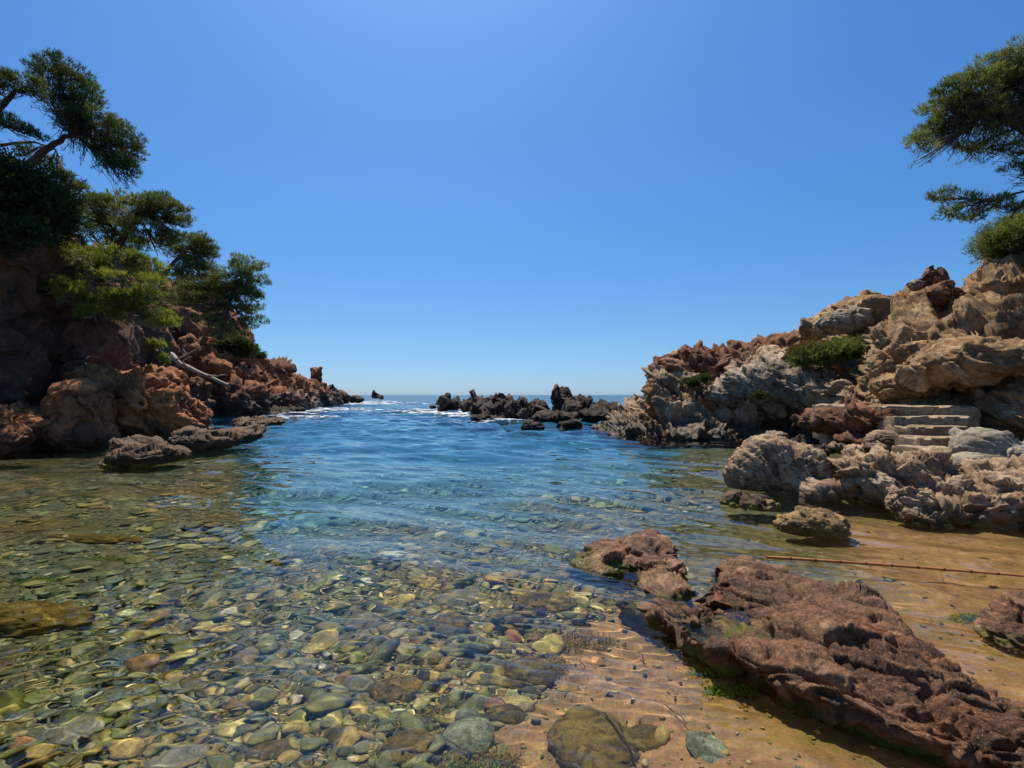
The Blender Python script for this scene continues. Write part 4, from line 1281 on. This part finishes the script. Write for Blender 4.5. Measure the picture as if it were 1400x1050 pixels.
ustone(643, 995, 36, 30, 'speck', 'rounded green and white speckled stone under water at the bottom centre', 501, .1, rot=.5)
ustone(810, 1012, 62, 52, 'subm', 'large mossy brown boulder under water at the bottom edge', 502, .12, size=.18, amp=.02, name='boulder', cat='boulder')
ustone(962, 1015, 26, 26, 'speck', 'flat pale speckled stone in the sandy shallows right of the mossy boulder', 503, .04, flat=.3)
ustone(105, 1002, 40, 24, 'slab', 'angular grey slab under water in the bottom left corner', 504, .35, style='block', size=.3, amp=.02, rot=.5, flat=.4)
ustone(250, 1030, 42, 18, 'slab', 'long brown grey slab under water at the bottom left', 505, .25, style='block', size=.3, amp=.015, rot=.4, flat=.5)
ustone(725, 915, 38, 30, 'subm', 'yellow green weedy stone on the sand above the mossy boulder', 506, .2, size=.15, amp=.02)
ustone(548, 932, 34, 26, 'subm', 'ochre boulder under water left of the yellow green stone', 507, .25)
ustone(492, 925, 26, 20, 'slab', 'pale rippled stone beside the ochre boulder', 508, .28)
ustone(620, 855, 30, 26, 'subm', 'olive angular rock in a cluster under the blue water', 509, .35, style='block', size=.3, amp=.03)
ustone(630, 818, 34, 20, 'slab', 'large rounded grey rock where the bed turns blue', 510, .45)
ustone(500, 850, 28, 18, 'slab', 'grey green rock left of the olive cluster', 511, .4)
ustone(700, 850, 34, 20, 'subm', 'dark weedy rock right of the olive cluster', 512, .35, style='block', size=.2, amp=.03)
ustone(745, 830, 44, 26, 'subm', 'broad shaggy weed covered rock under water near the reef tip', 513, .35, size=.15, amp=.03)
ustone(420, 905, 20, 14, 'slab', 'dull green cobble among the shingle left of centre', 514, .35)
ustone(40, 850, 90, 36, 'subm', 'dark weed covered rock under water at the left edge', 515, .5, size=.3, amp=.05, name='boulder', cat='boulder')
ustone(135, 740, 70, 14, 'subm', 'long brown weedy rock under the green water on the left', 516, .55, size=.3, amp=.04)
ustone(560, 1010, 40, 26, 'subm', 'dark brown weedy boulder left of the speckled green stone', 519, .12, size=.15, amp=.02)
ustone(470, 985, 26, 18, 'subm', 'reddish brown rounded stone left of the dark weedy boulder', 520, .15)
ustone(880, 1000, 30, 18, 'subm', 'low brown stone between the mossy boulder and the pale speckled stone', 521, .08, flat=.4)
ustone(690, 965, 30, 18, 'subm', 'low brown weedy stone right of the speckled stone', 517, .1)
ustone(380, 1010, 34, 18, 'subm', 'flat ochre stone near the bottom left of centre', 518, .18, flat=.4)

# pebbles: shared meshes for the countable ones, one joined mesh for the rest
def pebble_shape(seed, sub=2):
    U, F = ico(sub)
    rs = np.random.RandomState(seed)
    V = U * (1 + .24 * fbm(U * 1.1 + seed * 3.7, 2, seed))[:, None]
    for _ in range(rs.randint(3, 7)):           # a few worn flats
        nrm = rs.normal(size=3); nrm /= np.linalg.norm(nrm)
        h = rs.uniform(.42, .85)
        over = np.maximum(V @ nrm - h, 0)
        V = V - over[:, None] * nrm * .85
    return V * np.array([1, rs.uniform(.45, .85), rs.uniform(.26, .5)]), F


pm = []
for i in range(14):
    V, F = pebble_shape(600 + i, 2)
    o = mesh('pebble', V, F, M['peb'])
    pm.append(o.data)
    bpy.data.objects.remove(o)

rs = np.random.RandomState(99)
cand = []
N0 = 56000
ang = rs.uniform(-48, 44, N0)
rr_ = np.exp(rs.uniform(math.log(1.9), math.log(13), N0))
px_, py_ = rr_ * np.tan(np.radians(ang)), rr_
sz = np.exp(rs.normal(math.log(.0155), .72, N0)) * (rr_ / 3) ** .5
sz = np.clip(sz, .009, .15)
sd_mask = sstep(-.1, .6, px_ + .28 - .62 * (py_ - 2.5) + .35 * fbm(np.stack([px_, py_, 0 * px_], 1) * 1.3, 4, 77))
keep = rs.uniform(size=N0) > sd_mask * .82
sz = np.where(sd_mask > .4, sz * .42, sz)
px_, py_, sz = px_[keep], py_[keep], sz[keep]
bzv = bed_z(px_, py_)
ok = bzv < .02
px_, py_, sz, bzv = px_[ok], py_[ok], sz[ok], bzv[ok]
sz = np.minimum(sz, np.maximum(.012, -bzv * .9))
order = np.argsort(-sz / py_)
px_, py_, sz, bzv = px_[order], py_[order], sz[order], bzv[order]
NP = len(px_)
NB = 270
hgt = bzv + sz * .22
from mathutils import Euler
for i in range(NB):
    o = bpy.data.objects.new('pebble', pm[i % 14])
    sc.collection.objects.link(o)
    o.parent = seabed
    o.location = (px_[i], py_[i], hgt[i] + .01)
    o.rotation_euler = (rs.normal(0, .22), rs.normal(0, .22), rs.uniform(0, 6.28))
    s_ = float(sz[i])
    o.scale = (s_, s_, s_)
    o.cycles.is_caustics_receiver = True
shapes = [pebble_shape(700 + i, 1) for i in range(10)] 
shapes2 = [pebble_shape(740 + i, 2) for i in range(10)]
bm_ = MB()
for big, shp, lo, hi in ((1, shapes2, NB, min(NB + 900, NP)), (0, shapes, min(NB + 900, NP), min(NP, 18000))):
    idx = np.arange(lo, hi)
    for k in range(10):
        ii = idx[k::10]
        if not len(ii): continue
        V0, F0 = shp[k]
        n = len(ii)
        a, b, c = rs.uniform(0, 6.28, n), rs.normal(0, .3, n), rs.normal(0, .3, n)
        V = V0[None] * sz[ii][:, None, None]
        y1 = V[:, :, 1] * np.cos(b)[:, None] - V[:, :, 2] * np.sin(b)[:, None]
        z1 = V[:, :, 1] * np.sin(b)[:, None] + V[:, :, 2] * np.cos(b)[:, None]
        x2 = V[:, :, 0] * np.cos(c)[:, None] + z1 * np.sin(c)[:, None]
        z2 = -V[:, :, 0] * np.sin(c)[:, None] + z1 * np.cos(c)[:, None]
        x3 = x2 * np.cos(a)[:, None] - y1 * np.sin(a)[:, None]
        y3 = x2 * np.sin(a)[:, None] + y1 * np.cos(a)[:, None]
        P = np.stack([x3 + px_[ii][:, None], y3 + py_[ii][:, None], z2 + hgt[ii][:, None]], -1)
        Fk = (F0[None] + (np.arange(n) * len(V0))[:, None, None]).reshape(-1, 3)
        bm_.add(P.reshape(-1, 3), Fk, np.repeat(rs.uniform(0, 1, n), len(V0)))
V, F, t = bm_.get()
tag(mesh('shingle', V, F, M['pebs'], seabed, attrs={'tone': t}, caus=True), kind='stuff')

# ------------------------------------------------------------------ seaweed, twigs, foam
def weed(name, label, spots, mat, seed, ln, n_per=500):
    rs = np.random.RandomState(seed)
    mb = MB()
    for px, py, rx, ry, dep in spots:
        x, y = uw(px, py, dep)
        k = y / 700
        m = int(n_per * rx * ry / 500)
        th, r = rs.uniform(0, 6.28, m), rs.uniform(0, 1, m) ** .6
        X, Y = x + rx * k * r * np.cos(th), y + ry * k * 1.6 * r * np.sin(th)
        Zz = bed_z(X, Y)
        m_ok = Zz < -.055
        X, Y, Zz = X[m_ok], Y[m_ok], Zz[m_ok]
        m = len(X)
        if not m: continue
        Zz = Zz + rs.uniform(0, 1, m) * .02
        mb.add(*needles(np.stack([X, Y, Zz], 1), np.tile([.4, .5, .3], (m, 1)), rs, ln, ln * .3, 5, .9))
    V, F, t = mb.get()
    return tag(mesh(name, V, F, M[mat], smooth=False, attrs={'tone': t}, caus=True), label, 'seaweed', None, 'stuff')


weed('seaweed', 'brown fuzzy seaweed tufts on the sand and stones near the bottom centre', [(735, 905, 40, 30, .2), (690, 885, 30, 12, .25), (600, 960, 26, 14, .15), (740, 830, 50, 24, .35),
                                                                                           (660, 1030, 50, 16, .08), (560, 985, 30, 14, .2), (800, 870, 40, 14, .2)], 'algae', 801, .02, 420)
weed('seaweed', 'bright green seaweed along the foot of the ledge and on the reef', [(1000, 935, 40, 8, .04), (960, 910, 26, 6, .05), (1230, 985, 30, 6, .02), (1325, 845, 34, 8, .06), (910, 800, 12, 5, .04), (60, 790, 40, 10, .4), (650, 1045, 36, 8, .08),
                                                                                     (150, 765, 26, 6, .5), (0, 760, 30, 10, .5)], 'algaeg', 802, .022, 600)
TW = [((825, 975), (870, 1040), .05, .005, 'dark straight stick lying on the mossy boulder'), ((793, 885), (793, 895), .08, .004, 'short dark twig on the rippled sand'), ((905, 955), (935, 985), .04, .004, 'dark bent twig on the sand near the ledge foot'),
      ((875, 880), (878, 895), .07, .003, 'thin short twig on the sand by the ledge tip'), ((1060, 905), (1070, 925), .02, .003, 'pale stalk on the sand below the ledge')]
for i, (a, b, dep, r, lab) in enumerate(TW):
    (xa, ya), (xb, yb) = uw(*a, dep), uw(*b, dep)
    za, zb = min(bz(xa, ya) + .03, -.02), min(bz(xb, yb) + .03, -.02)
    if i == 0: za = zb = -.03
    V, F, P = tube([[xa, ya, za], [(xa + xb) / 2 + .01, (ya + yb) / 2, (za + zb) / 2 + .004], [xb, yb, zb]], r, r * .6, 6, 10, .01, i)
    tag(mesh('twig', V, F, M['twig'], caus=True), lab, 'twig', 'twigs on the sandy bed')

rs = np.random.RandomState(5)
mb = MB()
U1, F1_ = ico(1)
for px, D, wx, wy, n in ((410, 50, 6, 3, 380), (395, 42, 5, 3, 200), (425, 56, 5, 3, 200), (660, 34, 2.5, .8, 120), (700, 28.5, 2.5, .5, 120), (785, 29.5, 1.4, .5, 90), (480, 84, 9, 4, 380), (500, 100, 10, 5, 160), (585, 44, 4, 3, 260), (600, 50, 4, 3, 180), (635, 38, 3.4, 1.6, 260), (405, 33, 1.0, .5, 50), (435, 34, 1.4, .5, 50),
                         (540, 42, 5, 2.5, 60), (490, 52, 6, 3, 60), (755, 29, .5, .4, 60), (742, 30, .5, .6, 50), (520, 118, 5, 3, 60), (380, 34, 1.2, .4, 60), (325, 36, 4, .6, 80)):
    x0 = (px - 700) / 700 * D
    n = int(n * .7)
    X, Y = x0 + rs.normal(0, .45, n) * wx, D + rs.normal(0, .45, n) * wy
    Zf = wave(X, Y) * (1 - sstep(45, 68, Y))
    for x, y, z in zip(X, Y, Zf):
        s = rs.uniform(.05, .2) * D / 32
        mb.add(U1 * np.array([s * rs.uniform(1, 3), s, .10 * s + .012]) * (1 + .2 * rs.normal(size=(len(U1), 1))) + [x, y, z + .01], F1_)
V, F, t = mb.get()
tag(mesh('foam', V, F, M['foam']), 'white foam where the swell breaks around the far rocks', 'foam', None, 'stuff')
